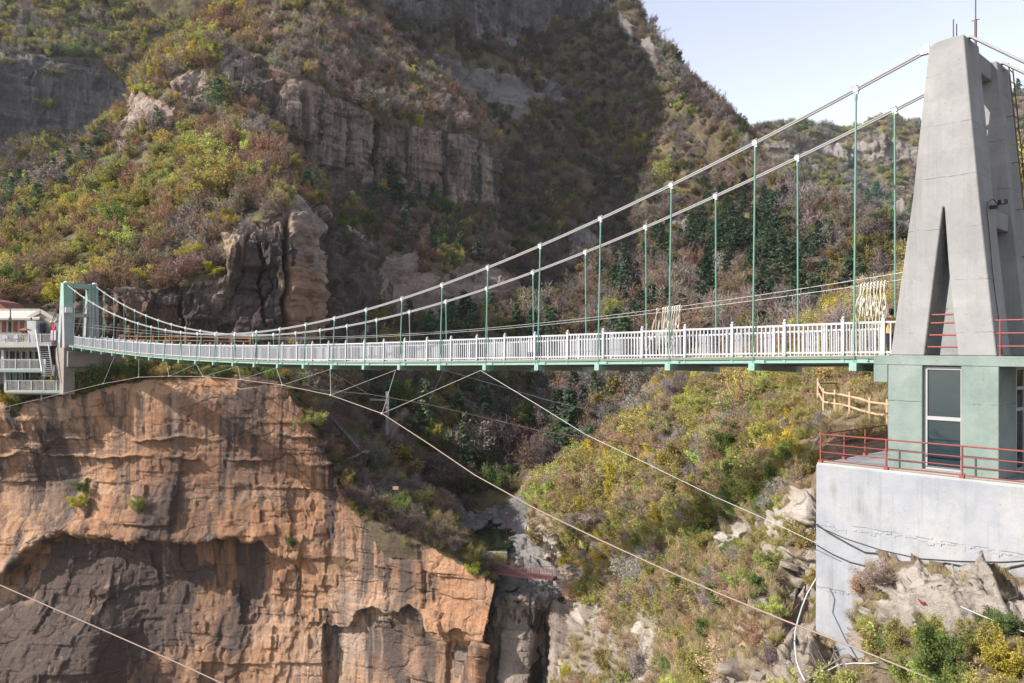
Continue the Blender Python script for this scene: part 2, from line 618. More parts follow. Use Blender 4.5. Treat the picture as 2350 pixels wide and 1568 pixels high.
n = len(lipx)
backy = [850, 850, 850, 850, 850, 850, 850, 850, 850, 852, 870, 900, 1000, 1095, 1175, 1225, 1262, 1270]
backd = [118, 118, 118, 118, 118, 118, 118, 118, 119, 121, 122, 121, 119, 115, 110, 105, 101, 100]
rowsA = [[(lipx[i] + (10 if i > 12 else 0), backy[i] + 25, backd[i] + 8) for i in range(n)] + [(1175, 1300, 108)],
         [(lipx[i], backy[i], backd[i]) for i in range(n)] + [(1165, 1285, 103)],
         [(lipx[i], lipy[i] * .72 + backy[i] * .28, lipd[i] + (backd[i] - lipd[i]) * .22) for i in range(n)] + [(1148, 1330, 97)],
         [lip(i) for i in range(n)] + [(1138, 1362, 97)]]
for y0, t, dd in [(1000, .12, -.6), (1100, .25, -.4), (1200, .4, -1.4), (1300, .55, -.2), (1420, .7, -.6), (1560, .86, -1.5), (1760, 1.1, -2.5)]:
    r = []
    for i in range(n):
        yy = lipy[i] + (1700 - lipy[i]) * t
        xe = -85 * t * edge[i] ** 2
        r.append((lipx[i] + xe, yy, lipd[i] + dd + (3.5 if i < 5 else 0) * math.sin(t * 6)))
    r.append((lipx[-1] - 85 * t + 3, 1362 + (1710 - 1362) * t, 99))
    rowsA.append(r)

arch = [(-300, 1370), (0, 1335), (40, 1290), (85, 1250), (130, 1232), (210, 1228), (300, 1240), (400, 1243), (520, 1240), (600, 1245), (640, 1275), (700, 1300)]


def extraA(px, py, V):
    ax, ay = np.array([q[0] for q in arch]), np.array([q[1] for q in arch])
    yy = np.interp(px, ax, ay) + noise2(px, py, 30, 7) * 26
    inside = (px < 690)
    below = np.clip((py - yy) / 5.0, 0, 1) * inside * np.clip(1 - (py - yy) / 330, 0.12, 1)
    lipo = np.exp(-((py - yy + 12) / 18.0) ** 2) * inside
    led = np.exp(-((py - 1052 - (px - 400) * .03 + noise2(px, py, 60, 3) * 30) / 3.5) ** 2) * .6 * np.clip(noise2(px, py, 70, 14) * 6 + .35, 0, 1)
    led2 = np.exp(-((py - 1005 + noise2(px, py, 60, 9) * 40) / 3.0) ** 2) * .5 * np.clip(noise2(px, py, 60, 15) * 6 + .2, 0, 1)
    low = np.clip((py - np.interp(px, [780, 830, 930, 1010, 1130], [1440, 1410, 1390, 1450, 1470]) - noise2(px, py, 50, 12) * 60) / 4, 0, 1) * (px > 740) * 1.1
    return (-2.4 * below * np.clip((640 - px) / 60, .25, 1) + 0.9 * lipo + led + led2 - low) * (py > np.interp(px, lipx, lipy) + 6)


faceA = [(-400, 912), (80, 918), (200, 900), (330, 878), (470, 868), (600, 866), (650, 880), (712, 975), (748, 1040), (772, 1105), (835, 1188), (910, 1232), (1005, 1266), (1070, 1302), (1126, 1338), (1200, 1352), (1200, 1900), (-400, 1900)]
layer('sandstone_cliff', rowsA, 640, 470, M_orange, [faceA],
      'orange sandstone cliff with dark water streaks below the far tower', stains=[
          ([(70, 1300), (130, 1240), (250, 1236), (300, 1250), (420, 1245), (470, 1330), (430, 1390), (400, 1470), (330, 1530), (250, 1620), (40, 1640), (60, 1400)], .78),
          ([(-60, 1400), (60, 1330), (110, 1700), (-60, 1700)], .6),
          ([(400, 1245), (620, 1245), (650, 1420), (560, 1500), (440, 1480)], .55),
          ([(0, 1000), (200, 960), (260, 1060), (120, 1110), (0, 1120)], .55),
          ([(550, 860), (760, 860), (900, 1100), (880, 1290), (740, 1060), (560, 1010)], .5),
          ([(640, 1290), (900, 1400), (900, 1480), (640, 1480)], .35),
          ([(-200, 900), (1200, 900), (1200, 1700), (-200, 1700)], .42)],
      soft=[([(770, 1085), (850, 1150), (930, 1215), (1010, 1240), (940, 1262), (860, 1232), (790, 1150)]), ([(860, 1235), (960, 1240), (960, 1285), (890, 1280)])],
      amp=0.5, size=0.95, extra=extraA, jit=7, kind='structure', blk=.8, blob=.45, col=.35, flt=.35, stj=50)

# ---- rock wall below the waterfall lip ---------------------------------------------
rowsG2 = []
for y, d in [(1352, 101), (1362, 96), (1372, 90.5), (1385, 89.5), (1440, 89.2), (1500, 88.5), (1580, 87.5), (1720, 86)]:
    k = (y - 1372) / 350
    rowsG2.append([(1050, y + 8, d + 3), (1110, y + 6, d + 1.5), (1150, y, d), (1190, y, d - .6), (1228 - 25 * k, y + 4, d - .5), (1240 - 30 * k, y + 8, d + 1.2), (1258 - 30 * k, y + 10, d + 1.8), (1278 - 30 * k, y + 5, d - 1.0), (1320, y - 2, d - 3), (1370, y - 10, d - 5)])
layer('waterfall_wall', rowsG2, 200, 200, M_brown, [[(900, 1300), (1500, 1300), (1500, 1900), (900, 1900)]],
      'smooth brown rock wall under the stream bed ledges in the gorge', stains=[([(1228, 1370), (1258, 1380), (1240, 1700), (1195, 1700)], .85), ([(1000, 1300), (1500, 1300), (1500, 1900), (1000, 1900)], .25)], amp=.5, size=.7, jit=4, blk=1.3)

# ---- stream bed --------------------------------------------------------------------
rowsG = []
for y, d in [(1140, 139), (1165, 126), (1180, 121), (1205, 114), (1235, 108), (1262, 101.5), (1285, 98.5), (1312, 96), (1340, 92.5), (1362, 90.3), (1376, 89.2), (1396, 89.3), (1440, 90.5)]:
    mid = np.interp(y, [1140, 1180, 1235, 1300, 1376], [1110, 1118, 1150, 1190, 1180])
    lw = np.interp(y, [1140, 1235, 1376], [50, 62, 75])
    rowsG.append([(mid - lw * 1.9, y - 52, d + 2), (mid - lw * 1.25, y - 18, d + 1), (mid - lw * .8, y - 2, d), (mid - lw * .3, y + 4, d), (mid + lw * .2, y + 1, d), (mid + lw * .6, y - 8, d), (mid + lw * 1.0, y - 22, d), (mid + lw * 1.6, y - 52, d + 1), (mid + lw * 2.2, y - 92, d + 2)])


def extraG(px, py, V):
    # the pool basin above the dam
    pool = np.clip(1 - np.abs(V[:, 1] - 106) / 7.5, 0, 1) * np.clip(1 - np.abs(px - 1118) / 45, 0, 1)
    return -1.4 * np.clip(pool * 2.5, 0, 1) + (blocks(V[:, 0] + V[:, 1] * .3, V[:, 1], 2.0, 3.2, 4) - .5) * .9 + (blocks(V[:, 0], V[:, 1] + V[:, 0] * .2, .8, 1.3, 6) - .5) * .4


layer('stream_bed', rowsG, 240, 300, M_bed, [[(1000, 1100), (1340, 1100), (1340, 1500), (1000, 1500)]],
      'pale layered rock ledges of the stream bed at the bottom of the gorge', amp=.75, size=.5, blob=1.4, blk=1.3, extra=extraG, jit=3)

# ---- left ridge with buttress and the shaded cliff right of it ----------------------
rg = [(-250, 520, 205), (0, 478, 198), (140, 398, 204), (275, 275, 212), (335, 155, 226), (450, 62, 242), (560, -30, 262), (680, -60, 274), (780, 12, 277), (880, 86, 280), (980, 160, 282), (1080, 248, 284), (1140, 322, 284), (1152, 372, 288)]
rowsC = [[(x, y + 40, d + 45) for x, y, d in rg], [(x, y + 4, d + 12) for x, y, d in rg], rg,
         [(-250, 560, 196), (0, 520, 186), (140, 440, 192), (282, 330, 199), (398, 190, 205), (515, 112, 213), (620, 186, 213), (700, 188, 217), (780, 228, 226), (880, 272, 238), (980, 290, 250), (1080, 302, 264), (1140, 374, 273), (1152, 400, 278)],
         [(-250, 600, 186), (0, 560, 176), (140, 490, 180), (280, 400, 184), (398, 325, 190), (515, 258, 200), (620, 300, 204), (700, 390, 211), (780, 410, 222), (880, 440, 236), (980, 462, 248), (1080, 470, 261), (1140, 476, 270), (1152, 482, 276)],
         [(-250, 640, 168), (0, 600, 158), (140, 560, 158), (280, 500, 158), (398, 430, 160), (515, 340, 168), (620, 352, 172), (715, 440, 176), (790, 480, 196), (880, 520, 215), (980, 540, 226), (1080, 550, 238), (1145, 555, 250), (1165, 560, 262)],
         [(-250, 670, 145), (0, 640, 138), (140, 620, 136), (280, 580, 136), (398, 530, 138), (520, 450, 142), (620, 445, 144), (690, 462, 146), (762, 540, 166), (860, 590, 190), (980, 610, 205), (1080, 620, 218), (1150, 625, 230), (1180, 630, 242)],
         [(-250, 700, 122), (0, 690, 121), (140, 684, 120), (280, 652, 121), (400, 640, 122), (520, 560, 127), (615, 500, 131), (688, 485, 134), (756, 570, 152), (855, 670, 172), (980, 690, 184), (1080, 700, 196), (1160, 705, 208), (1195, 710, 222)],
         [(-250, 720, 118), (0, 705, 118), (140, 702, 117.5), (280, 675, 118.5), (400, 668, 120), (520, 620, 124), (615, 580, 127), (685, 570, 130), (752, 640, 143), (852, 730, 160), (980, 750, 171), (1080, 755, 183), (1165, 760, 195), (1205, 765, 208)],
         [(-250, 850, 114), (0, 850, 114), (140, 850, 114), (280, 848, 116), (400, 846, 117), (520, 844, 119), (615, 842, 122), (682, 842, 125), (748, 845, 131), (850, 850, 143), (980, 850, 153), (1080, 850, 164), (1170, 850, 176), (1215, 850, 188)],
         [(-250, 905, 111), (0, 905, 111), (140, 905, 111), (280, 905, 113), (400, 905, 114), (520, 905, 116), (615, 905, 119), (690, 915, 121), (755, 950, 124), (850, 1000, 128), (980, 1020, 132), (1080, 1030, 138), (1175, 1040, 146), (1225, 1045, 156)],
         [(-250, 1010, 108), (0, 1010, 108), (140, 1010, 108), (280, 1010, 110), (400, 1010, 111), (520, 1010, 113), (615, 1020, 115), (690, 1060, 116), (770, 1120, 117), (870, 1180, 118), (985, 1200, 120), (1075, 1195, 124), (1170, 1190, 129), (1230, 1190, 136)]]
rockC = [[(515, 110), (560, 112), (610, 150), (625, 195), (705, 185), (790, 235), (880, 285), (985, 298), (1085, 308), (1160, 375), (1165, 480), (1080, 470), (1010, 462), (950, 458), (890, 446), (800, 405), (735, 415), (715, 385), (690, 330), (640, 290), (600, 265), (560, 255), (540, 262), (528, 200), (505, 150)],
         [(285, 250), (300, 215), (360, 230), (420, 265), (400, 290), (330, 300), (300, 330), (280, 360), (275, 320)],
         [(400, 190), (470, 160), (490, 230), (460, 260), (410, 240)],
         [(520, 545), (560, 520), (610, 525), (650, 490), (662, 455), (720, 470), (770, 530), (790, 500), (860, 560), (840, 780), (520, 780)],
         [(150, 700), (260, 660), (330, 668), (420, 655), (500, 640), (540, 640), (900, 600), (900, 640), (860, 800), (760, 830), (140, 835), (60, 760), (30, 710)],
         [(880, 610), (950, 590), (1000, 640), (1120, 600), (1200, 640), (1200, 720), (1100, 720), (1000, 760), (900, 740)],
         [(760, 940), (800, 960), (790, 1010), (850, 1000), (930, 940), (940, 1000), (900, 1040), (800, 1060)]]


def extraC(px, py, V):
    # the standing pillars behind the bridge and the clefts between them
    d = 0
    for x, wd, dep, y0, y1 in [(655, 6, 4.5, 480, 780), (706, 3, 1.2, 520, 770), (420, 4, 1.5, 680, 780), (280, 4, 1.5, 690, 780), (868, 6, 3, 270, 440), (1025, 7, 4, 300, 465), (1105, 5, 2.5, 330, 470), (758, 9, 6, 480, 790), (800, 7, 4, 520, 800), (600, 4, 2, 545, 760), (632, 10, 5, 190, 320), (700, 9, 4, 200, 390), (935, 6, 2, 290, 450), (800, 7, 3, 250, 410)]:
        xx = x + noise2(px, py, 50, 3) * 16 + 7 * (_h(np.floor(py / 17), py * 0 + x, py * 0) - .5)
        d = d - dep * np.exp(-(np.abs(px - xx) / wd) ** 4) * np.clip((py - y0) / 20, 0, 1) * np.clip((y1 - py) / 20, 0, 1)
    d = d + .3 * np.exp(-((px - 708) / 40) ** 6) * np.clip((py - 470) / 30, 0, 1) * np.clip((800 - py) / 20, 0, 1)
    return d


layer('left_hillside', rowsC, 640, 560, M_brown, rockC,
      'steep scrubby ridge with brown rock buttresses and pillars behind the bridge', stains=[
          ([(720, 180), (1170, 300), (1170, 480), (720, 420)], .42), ([(510, 120), (720, 180), (720, 400), (560, 300)], .35),
          ([(0, 640), (640, 600), (640, 800), (0, 830)], .5), ([(740, 500), (880, 560), (880, 800), (740, 800)], .7), ([(540, 560), (650, 540), (650, 760), (540, 760)], .75)],
      amp=.95, size=1.0, extra=extraC, jit=8, roughveg=1.1, warm=[[(655, 590), (760, 600), (765, 800), (650, 800)], [(525, 540), (565, 530), (560, 640), (520, 640)], [(230, 690), (420, 690), (420, 800), (230, 800)]], blk=1.25, flt=.6, blob=1.4, col=1.1)

# ---- back mountain -----------------------------------------------------------------
rE = [(760, -330, 296), (860, -330, 312), (970, -330, 338), (1080, -280, 368), (1200, -170, 398), (1310, -90, 416), (1395, -22, 408), (1462, 28, 392), (1515, 92, 372), (1562, 170, 352), (1640, 258, 322), (1692, 315, 302), (1760, 410, 268), (1862, 490, 232), (1960, 562, 200), (2062, 650, 172), (2170, 700, 150)]
bE = [(820, 790, 205), (900, 790, 205), (990, 790, 206), (1080, 790, 206), (1200, 790, 196), (1300, 792, 180), (1390, 795, 166), (1460, 795, 157), (1520, 796, 150), (1575, 798, 144), (1640, 800, 138), (1700, 800, 132), (1775, 800, 124), (1870, 795, 114), (1960, 790, 105), (2062, 788, 97), (2170, 785, 92)]
cE = [(860, 1000, 140), (930, 1010, 140), (1010, 1020, 141), (1080, 1030, 143), (1190, 1040, 140), (1290, 1030, 132), (1380, 1000, 124), (1450, 980, 117), (1510, 960, 112), (1570, 940, 108), (1640, 930, 104), (1700, 920, 100), (1775, 910, 94), (1870, 900, 86), (1960, 890, 78), (2062, 880, 72), (2170, 870, 68)]
dE = [(900, 1190, 124), (960, 1200, 124), (1030, 1205, 123), (1090, 1200, 123), (1190, 1195, 121), (1280, 1190, 113), (1370, 1170, 104), (1440, 1150, 98), (1500, 1130, 93), (1560, 1110, 90), (1640, 1090, 87), (1700, 1080, 84), (1775, 1060, 79), (1870, 1040, 73), (1960, 1020, 67), (2062, 1000, 62), (2170, 980, 58)]
rowsE = [[(x, y + 40, d + 50) for x, y, d in rE], [(x, y + 4, d + 12) for x, y, d in rE]]
for t in (1.0, .88, .76, .64, .52, .40, .28, .14, 0):
    g = {1.0: 1.0, .88: .955, .76: .90, .64: .84, .52: .74, .40: .60, .28: .43, .14: .22, 0: 0}[t]
    rowsE.append([(b[0] + (a[0] - b[0]) * t, b[1] + (a[1] - b[1]) * t, b[2] + (a[2] - b[2]) * g) for a, b in zip(rE, bE)])
rowsE += [cE, dE]
rockE = [[(860, -60), (1380, -60), (1410, 40), (1330, 60), (1230, 70), (1180, 110), (1090, 100), (1040, 60), (960, 70), (900, 40), (840, -40)],
         [(960, 120), (1080, 150), (1200, 190), (1240, 240), (1180, 290), (1100, 230), (1010, 190)],
         [(1230, 180), (1300, 195), (1290, 240), (1240, 230)], [(1290, 520), (1360, 500), (1370, 560), (1310, 580)],
         [(1420, 30), (1500, 90), (1530, 150), (1500, 160), (1440, 100)], [(1530, 470), (1600, 480), (1590, 540), (1540, 560)], [(1600, 560), (1680, 600), (1640, 640)]]


def extraE(px, py, V):
    d = fbm(V * 0.025, 3, 77) * 22
    xx = noise2(px, py, 120, 5) * 90
    d = d - 9 * np.exp(-((px + xx - 1420 - (py - 400) * .15) / 40) ** 2) * np.clip((py - 150) / 100, 0, 1) * np.clip((800 - py) / 150, 0, 1)
    d = d - 7 * np.exp(-((px + xx - 1610) / 26) ** 2) * np.clip((py - 300) / 60, 0, 1) * np.clip((760 - py) / 150, 0, 1)
    return d * np.clip((900 - py) / 200, 0, 1)


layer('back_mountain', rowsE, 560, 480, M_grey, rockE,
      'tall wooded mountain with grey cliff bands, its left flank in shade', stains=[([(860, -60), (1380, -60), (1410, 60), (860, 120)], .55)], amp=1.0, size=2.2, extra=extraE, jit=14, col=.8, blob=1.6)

# ---- upper left hill ---------------------------------------------------------------
H0 = [(-300, -170, 430), (-100, -170, 430), (80, -170, 425), (240, -170, 420), (400, -170, 415), (560, -190, 410), (740, -200, 405)]


def rH(y, ds): return [(q[0], y, d) for q, d in zip(H0, ds)]


rowsH = [[(x, y + 40, d + 60) for x, y, d in H0], H0, rH(-40, [412, 410, 405, 400, 395, 390, 386]), rH(60, [360, 366, 376, 386, 394, 398, 400]), rH(128, [322, 334, 350, 366, 378, 384, 388]),
         rH(150, [315, 328, 345, 362, 373, 378, 382]), rH(330, [308, 321, 338, 354, 366, 372, 376]), rH(352, [302, 314, 330, 346, 356, 362, 366]), rH(430, [284, 290, 296, 304, 310, 312, 314]), rH(520, [262, 260, 258, 256, 254, 252, 250]), rH(640, [222, 222, 222, 222, 222, 222, 222])]
layer('upper_hillside', rowsH, 300, 260, M_grey, [[(-400, 118), (0, 120), (120, 130), (220, 150), (300, 190), (340, 260), (300, 345), (180, 345), (120, 320), (0, 352), (-400, 352)], [(510, 10), (580, 0), (560, 40), (520, 50)]],
      'hazy far hillside with a dark grey cliff band above the left ridge', stains=[([(-400, 118), (340, 118), (340, 360), (-400, 360)], .6)], amp=.8, size=2.2, jit=12, blob=.9, blk=1.2)

# ---- far hill ----------------------------------------------------------------------
rF = [(1540, 345, 700), (1640, 322, 710), (1700, 312, 720), (1780, 284, 730), (1860, 292, 735), (1950, 304, 735), (2025, 278, 730), (2110, 290, 720), (2230, 262, 700), (2450, 180, 680)]
rowsF = [[(x, y + 30, d + 120) for x, y, d in rF], [(x, y + 1, d + 20) for x, y, d in rF]]
for t, g in [(1, 1), (.94, .97), (.91, .955), (.82, .945), (.79, .92), (.6, .78), (.57, .77), (.49, .755), (.3, .5), (.15, .26), (0, 0)]:
    rowsF.append([(x, 780 + (y - 780) * t, 360 + (d - 360) * g) for x, y, d in rF])
rockF = [[(1760, 326), (1800, 318), (1830, 330), (1900, 325), (1950, 330), (2040, 318), (2110, 330), (2200, 305), (2300, 295), (2300, 355), (2100, 372), (2040, 362), (1970, 362), (1940, 385), (1900, 355), (1830, 362), (1760, 350)],
         [(1855, 385), (1885, 380), (1890, 420), (1850, 410)], [(1850, 450), (1900, 455), (1900, 480), (1850, 475)], [(2040, 460), (2080, 450), (2090, 520), (2050, 510)], [(1960, 540), (2010, 530), (2030, 570), (1970, 590)]]
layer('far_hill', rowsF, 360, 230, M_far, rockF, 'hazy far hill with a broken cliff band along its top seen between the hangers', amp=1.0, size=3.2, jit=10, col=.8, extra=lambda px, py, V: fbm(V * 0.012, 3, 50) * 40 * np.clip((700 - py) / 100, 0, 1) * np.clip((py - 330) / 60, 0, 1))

# ---- near slope on the right --------------------------------------------------------
rowsB = [
    [(1236, 1160, 92), (1306, 1115, 88), (1406, 1050, 84), (1486, 970, 80), (1566, 910, 78), (1700, 865, 74), (1850, 800, 72), (2000, 730, 70), (2080, 700, 70), (2150, 650, 70), (2480, 480, 72)],
    [(1224, 1142, 82), (1296, 1097, 78), (1396, 1032, 74), (1478, 952, 70), (1560, 892, 68), (1700, 847, 64), (1850, 772, 62), (2000, 702, 60), (2080, 670, 60), (2150, 622, 60), (2480, 452, 62)],
    [(1210, 1180, 79), (1300, 1140, 73), (1400, 1085, 67), (1500, 1030, 62), (1600, 980, 57.5), (1720, 925, 53), (1850, 880, 48), (1950, 862, 45), (2020, 850, 43.5), (2080, 840, 42), (2480, 800, 40)],
    [(1214, 1230, 80), (1290, 1215, 73), (1390, 1170, 66), (1490, 1115, 59), (1590, 1060, 53), (1700, 1010, 47.5), (1800, 975, 42), (1900, 958, 38), (1970, 950, 36), (2080, 940, 34.5), (2480, 920, 31)],
    [(1240, 1262, 82), (1310, 1250, 74), (1405, 1215, 66), (1500, 1165, 57.5), (1595, 1110, 51), (1700, 1070, 44.5), (1790, 1040, 39.5), (1880, 1020, 36), (1970, 985, 34), (2080, 975, 32.5), (2480, 960, 28.5)],
    [(1268, 1296, 84), (1335, 1287, 75), (1420, 1260, 66), (1510, 1220, 56), (1600, 1180, 49), (1700, 1140, 42.5), (1780, 1110, 37.5), (1855, 1080, 33.5), (1960, 1045, 32), (2080, 1035, 30.5), (2480, 1040, 26.6)],
    [(1318, 1362, 80), (1370, 1350, 72), (1440, 1325, 62), (1520, 1290, 53), (1600, 1255, 46), (1690, 1215, 39), (1770, 1190, 34), (1850, 1175, 29.5), (1945, 1150, 29), (2020, 1150, 28.5), (2480, 1200, 25)],
    [(1305, 1448, 75), (1372, 1432, 67), (1452, 1410, 57), (1530, 1378, 47.5), (1610, 1338, 40.5), (1690, 1300, 34.5), (1770, 1285, 31), (1852, 1268, 29), (1960, 1286, 28.6), (2022, 1308, 23.6), (2480, 1330, 20.0)],
    [(1288, 1520, 71), (1360, 1510, 63), (1450, 1490, 52), (1540, 1470, 42.5), (1620, 1445, 35.5), (1700, 1425, 30), (1780, 1418, 27.6), (1858, 1408, 28), (1958, 1420, 28), (2022, 1395, 22.5), (2480, 1395, 18.9)],
    [(1276, 1580, 68), (1355, 1575, 59.5), (1450, 1560, 48), (1545, 1550, 39), (1628, 1540, 32.5), (1710, 1520, 27.2), (1788, 1505, 25.2), (1866, 1500, 25.0), (1945, 1492, 23.6), (2018, 1470, 21.2), (2480, 1470, 17.6)],
    [(1258, 1700, 65), (1345, 1700, 55.5), (1450, 1700, 43.5), (1550, 1700, 34.5), (1640, 1700, 28.5), (1720, 1680, 24), (1800, 1660, 21.8), (1880, 1640, 20.4), (1960, 1620, 19.4), (2040, 1610, 18.4), (2480, 1610, 15.4)],
    [(1230, 2050, 62), (1330, 2050, 51), (1450, 2050, 39), (1550, 2050, 30), (1640, 2050, 24), (1720, 2050, 20), (1800, 2050, 18), (1880, 2050, 16.8), (1960, 2050, 16), (2040, 2050, 15), (2480, 2050, 12.5)]]
rowsB = [r + [(3300, r[-1][1] + (r[-1][1] - r[-2][1]) * .5, r[-1][2] * .86)] for r in rowsB]
rockB = [[(1275, 1395), (1330, 1375), (1420, 1400), (1440, 1450), (1480, 1440), (1470, 1400), (1500, 1395), (1520, 1480), (1510, 1560), (1470, 1600), (1420, 1570), (1380, 1600), (1250, 1620)],
         [(1270, 1290), (1340, 1290), (1360, 1350), (1340, 1400), (1310, 1380)], [(1225, 1190), (1300, 1260), (1290, 1310), (1240, 1280)],
         [(1620, 1195), (1680, 1180), (1730, 1200), (1720, 1260), (1660, 1262), (1625, 1240)], [(1735, 1180), (1800, 1175), (1830, 1140), (1875, 1130), (1875, 1250), (1800, 1245), (1745, 1240)],
         [(1735, 1255), (1800, 1255), (1840, 1290), (1800, 1310), (1740, 1290)], [(1740, 1340), (1775, 1330), (1780, 1420), (1740, 1400)],
         [(1800, 1340), (1875, 1230), (1880, 1420), (1880, 1540), (1850, 1600), (1760, 1560), (1800, 1480), (1790, 1400)],
         [(1665, 1430), (1760, 1430), (1765, 1480), (1680, 1460)], [(1640, 1560), (1760, 1530), (1800, 1600), (1640, 1640)],
         [(2005, 1300), (2150, 1300), (2500, 1330), (2500, 1440), (2250, 1430), (2100, 1400), (2060, 1440), (2000, 1420)],
         [(1870, 1500), (1960, 1450), (2000, 1480), (1960, 1560), (1900, 1600), (1840, 1600)], [(1480, 1260), (1530, 1280), (1510, 1350), (1480, 1330)]]


def extraB(px, py, V):
    st_ = (blocks(V[:, 0] - V[:, 1] + noise2(px, py, 60, 21) * 3, V[:, 2] + noise2(px, py, 90, 22) * .5, .24, 1.0, 5) - .5) * np.where(px > 1990, .55, .3) * np.clip((py - 1150) / 40, 0, 1)
    # vertical flutes of the pale cliff at the lower left of the slope
    m = np.clip((py - 1400) / 30, 0, 1) * np.clip((1480 - px) / 60, 0, 1)
    return st_ + m * (.25 - np.abs(fbm(V * np.array([.8, .25, .03]), 3, 60)) * 2.2) * 3.2 + (px > 2005) * (.5 * np.exp(-((py - 1385 + noise2(px, py, 40, 2) * 40) / 14.0) ** 2) - 1.9 * np.exp(-((py - 1424 + noise2(px, py, 40, 2) * 40) / 15.0) ** 2))


layer('right_slope', rowsB, 600, 520, M_white, rockB, 'sunlit scrubby slope with pale broken rock below the near tower',
      stains=[([(1620, 1180), (1740, 1180), (1740, 1270), (1620, 1270)], .6), ([(1250, 1400), (1500, 1400), (1500, 1640), (1250, 1640)], .6)], amp=.75, size=.42, extra=extraB, jit=8, roughveg=1.1, blob=.6, blk=2.2, flt=.6)

# ---- flat ground far below, reaching the horizon, and the pool -----------------------
g = MB()
g.poly([(-3000, -300, -75), (3000, -300, -75), (3000, 4000, -75), (-3000, 4000, -75)], [(0, 1, 2, 3)])
t = NT('valley_soil')
o = g.build('ground', t.surf(t.ramp(t.noise(t.coord(), .05, 8, .7), [(.3, soil[0]), (.5, soil[1]), (.7, soil[2])]), 0.95))
tag(o, 'dark valley floor far below the slopes', kind='structure')
t = NT('pool_water')
wm = t.surf((0.012, 0.02, 0.014), 0.06, 0, t.bump(t.noise(t.coord(), 3, 4, .5), .05, .05), .5)
b = MB()
zp = float(P(1130, 1266, 98.8)[2]) + 0.02
b.poly([(-6.5, 98.4, zp), (-1.0, 98.4, zp), (1.2, 104, zp), (1.5, 116, zp), (-9, 116, zp), (-9, 104, zp)], [(0, 1, 2, 3, 4, 5)])
tag(b.build('water', wm), 'dark green pool held behind the small dam in the gorge', kind='structure')
# ================================================================ the footbridge
XV = -527.0
ang = math.atan((CX - XV) / F)
UH = np.array([-math.sin(ang), math.cos(ang), 0])      # along the deck, away from the near tower
VH = np.array([math.cos(ang), math.sin(ang), 0])       # across the deck, away from the camera
OB = P(1963, 800, 26.0) * np.array([1, 1, 0])
SP = 0.1027 * 26.0 / math.cos(ang)                     # hanger spacing
WB = 3.13


def B(u, v, z):
    return Vector(OB + UH * u + VH * v + np.array([0, 0, z]))


def on_plane(px, py, v0):
    r = ray(px, py)
    t = (v0 + OB @ VH) / (r @ VH)
    p = r * np.asarray(t)[..., None] - OB
    return float(p @ UH), float(p[..., 2])


MB3 = Matrix(((UH[0], VH[0], 0), (UH[1], VH[1], 0), (0, 0, 1)))    # bridge axes -> world


def bbox(mb, u0, u1, v0, v1, z0, z1):
    mb.hexa([B(u, v, z) for z in (z0, z1) for u, v in ((u0, v0), (u1, v0), (u1, v1), (u0, v1))])


def place(name, me, parent, mat):
    o = bpy.data.objects.new(name, me)
    COL.objects.link(o)
    o.parent = parent
    o.matrix_parent_inverse = parent_matrix(parent).inverted()
    o.matrix_basis = mat
    return o


M_white = paint('white_railing_paint', (0.37, 0.375, 0.39), 0.55, 0.3, (0.35, 0.30, 0.24), 3)
M_green = paint('pale_green_steel_paint', (0.185, 0.305, 0.255), 0.45, 0.55, (0.30, 0.17, 0.09), 2.5)
M_dgreen = paint('green_hanger_paint', (0.115, 0.235, 0.18), 0.4, 0.3, (0.2, 0.15, 0.1), 4)
M_beam = paint('grey_green_beam_paint', (0.22, 0.24, 0.22), 0.6, 0.9, (0.20, 0.10, 0.05), 1.2)
M_cable = paint('galvanised_cable', (0.25, 0.245, 0.24), 0.55, 0.5, (0.16, .14, .12), 6, 0.1)
M_clamp = paint('cast_clamp_paint', (0.52, 0.53, 0.52), 0.4, 0.2, (0.3, .25, .2), 8)
M_bolt = paint('dark_bolt', (0.12, 0.12, 0.12), 0.5, 0.2)
M_deck = paint('deck_boards', (0.20, 0.17, 0.12), 0.8, 0.5, (0.1, .08, .06), 2)
M_rust = paint('rusty_wire_rope', (0.235, 0.175, 0.14), 0.75, 0.5, (0.2, 0.1, 0.06), 5)
M_wire = paint('thin_steel_wire', (0.36, 0.35, 0.34), 0.4, 0.2, (0.2, .2, .2), 5, 0.4)

kz = np.array([(-.5, -.235), (0, -.25), (3, -.50), (6.1, -.75), (9, -.92), (12, -.97), (15.8, -.95), (19.6, -.66), (22.5, -.27), (25.2, .12), (26, .22)])
KP = np.polyfit(kz[:, 0], kz[:, 1], 4)


def zg(k): return float(np.polyval(KP, k))           # underside of the edge girder
def zfl(k): return zg(k) + .25                        # walking surface
def tilt(v): return -.033 * v


def zc(k):                                            # main cable
    return 1.18 + .0412 * (k - 13.5) ** 2


bridge = empty('suspension_footbridge', B(13 * SP, WB / 2, -1.0), 'white railed suspension footbridge with green hangers spanning the gorge between two towers', 'footbridge')

K0, K1 = -.45, 25.62
ks = np.linspace(K0, K1, 60)
# main cables: two ropes lying close together, from tower top to tower top
KN0, KN1 = -.75, 26.1
for v in (0, WB):
    mb = MB()
    kk = np.linspace(KN0, KN1, 90)
    for dz, dv in ((.036, 0), (-.036, 0), (0, .034)):
        mb.tube([B(k * SP, v + dv, zc(k) + dz) for k in kk], .034, 6)
    mb.build('main_cable', M_cable, bridge)

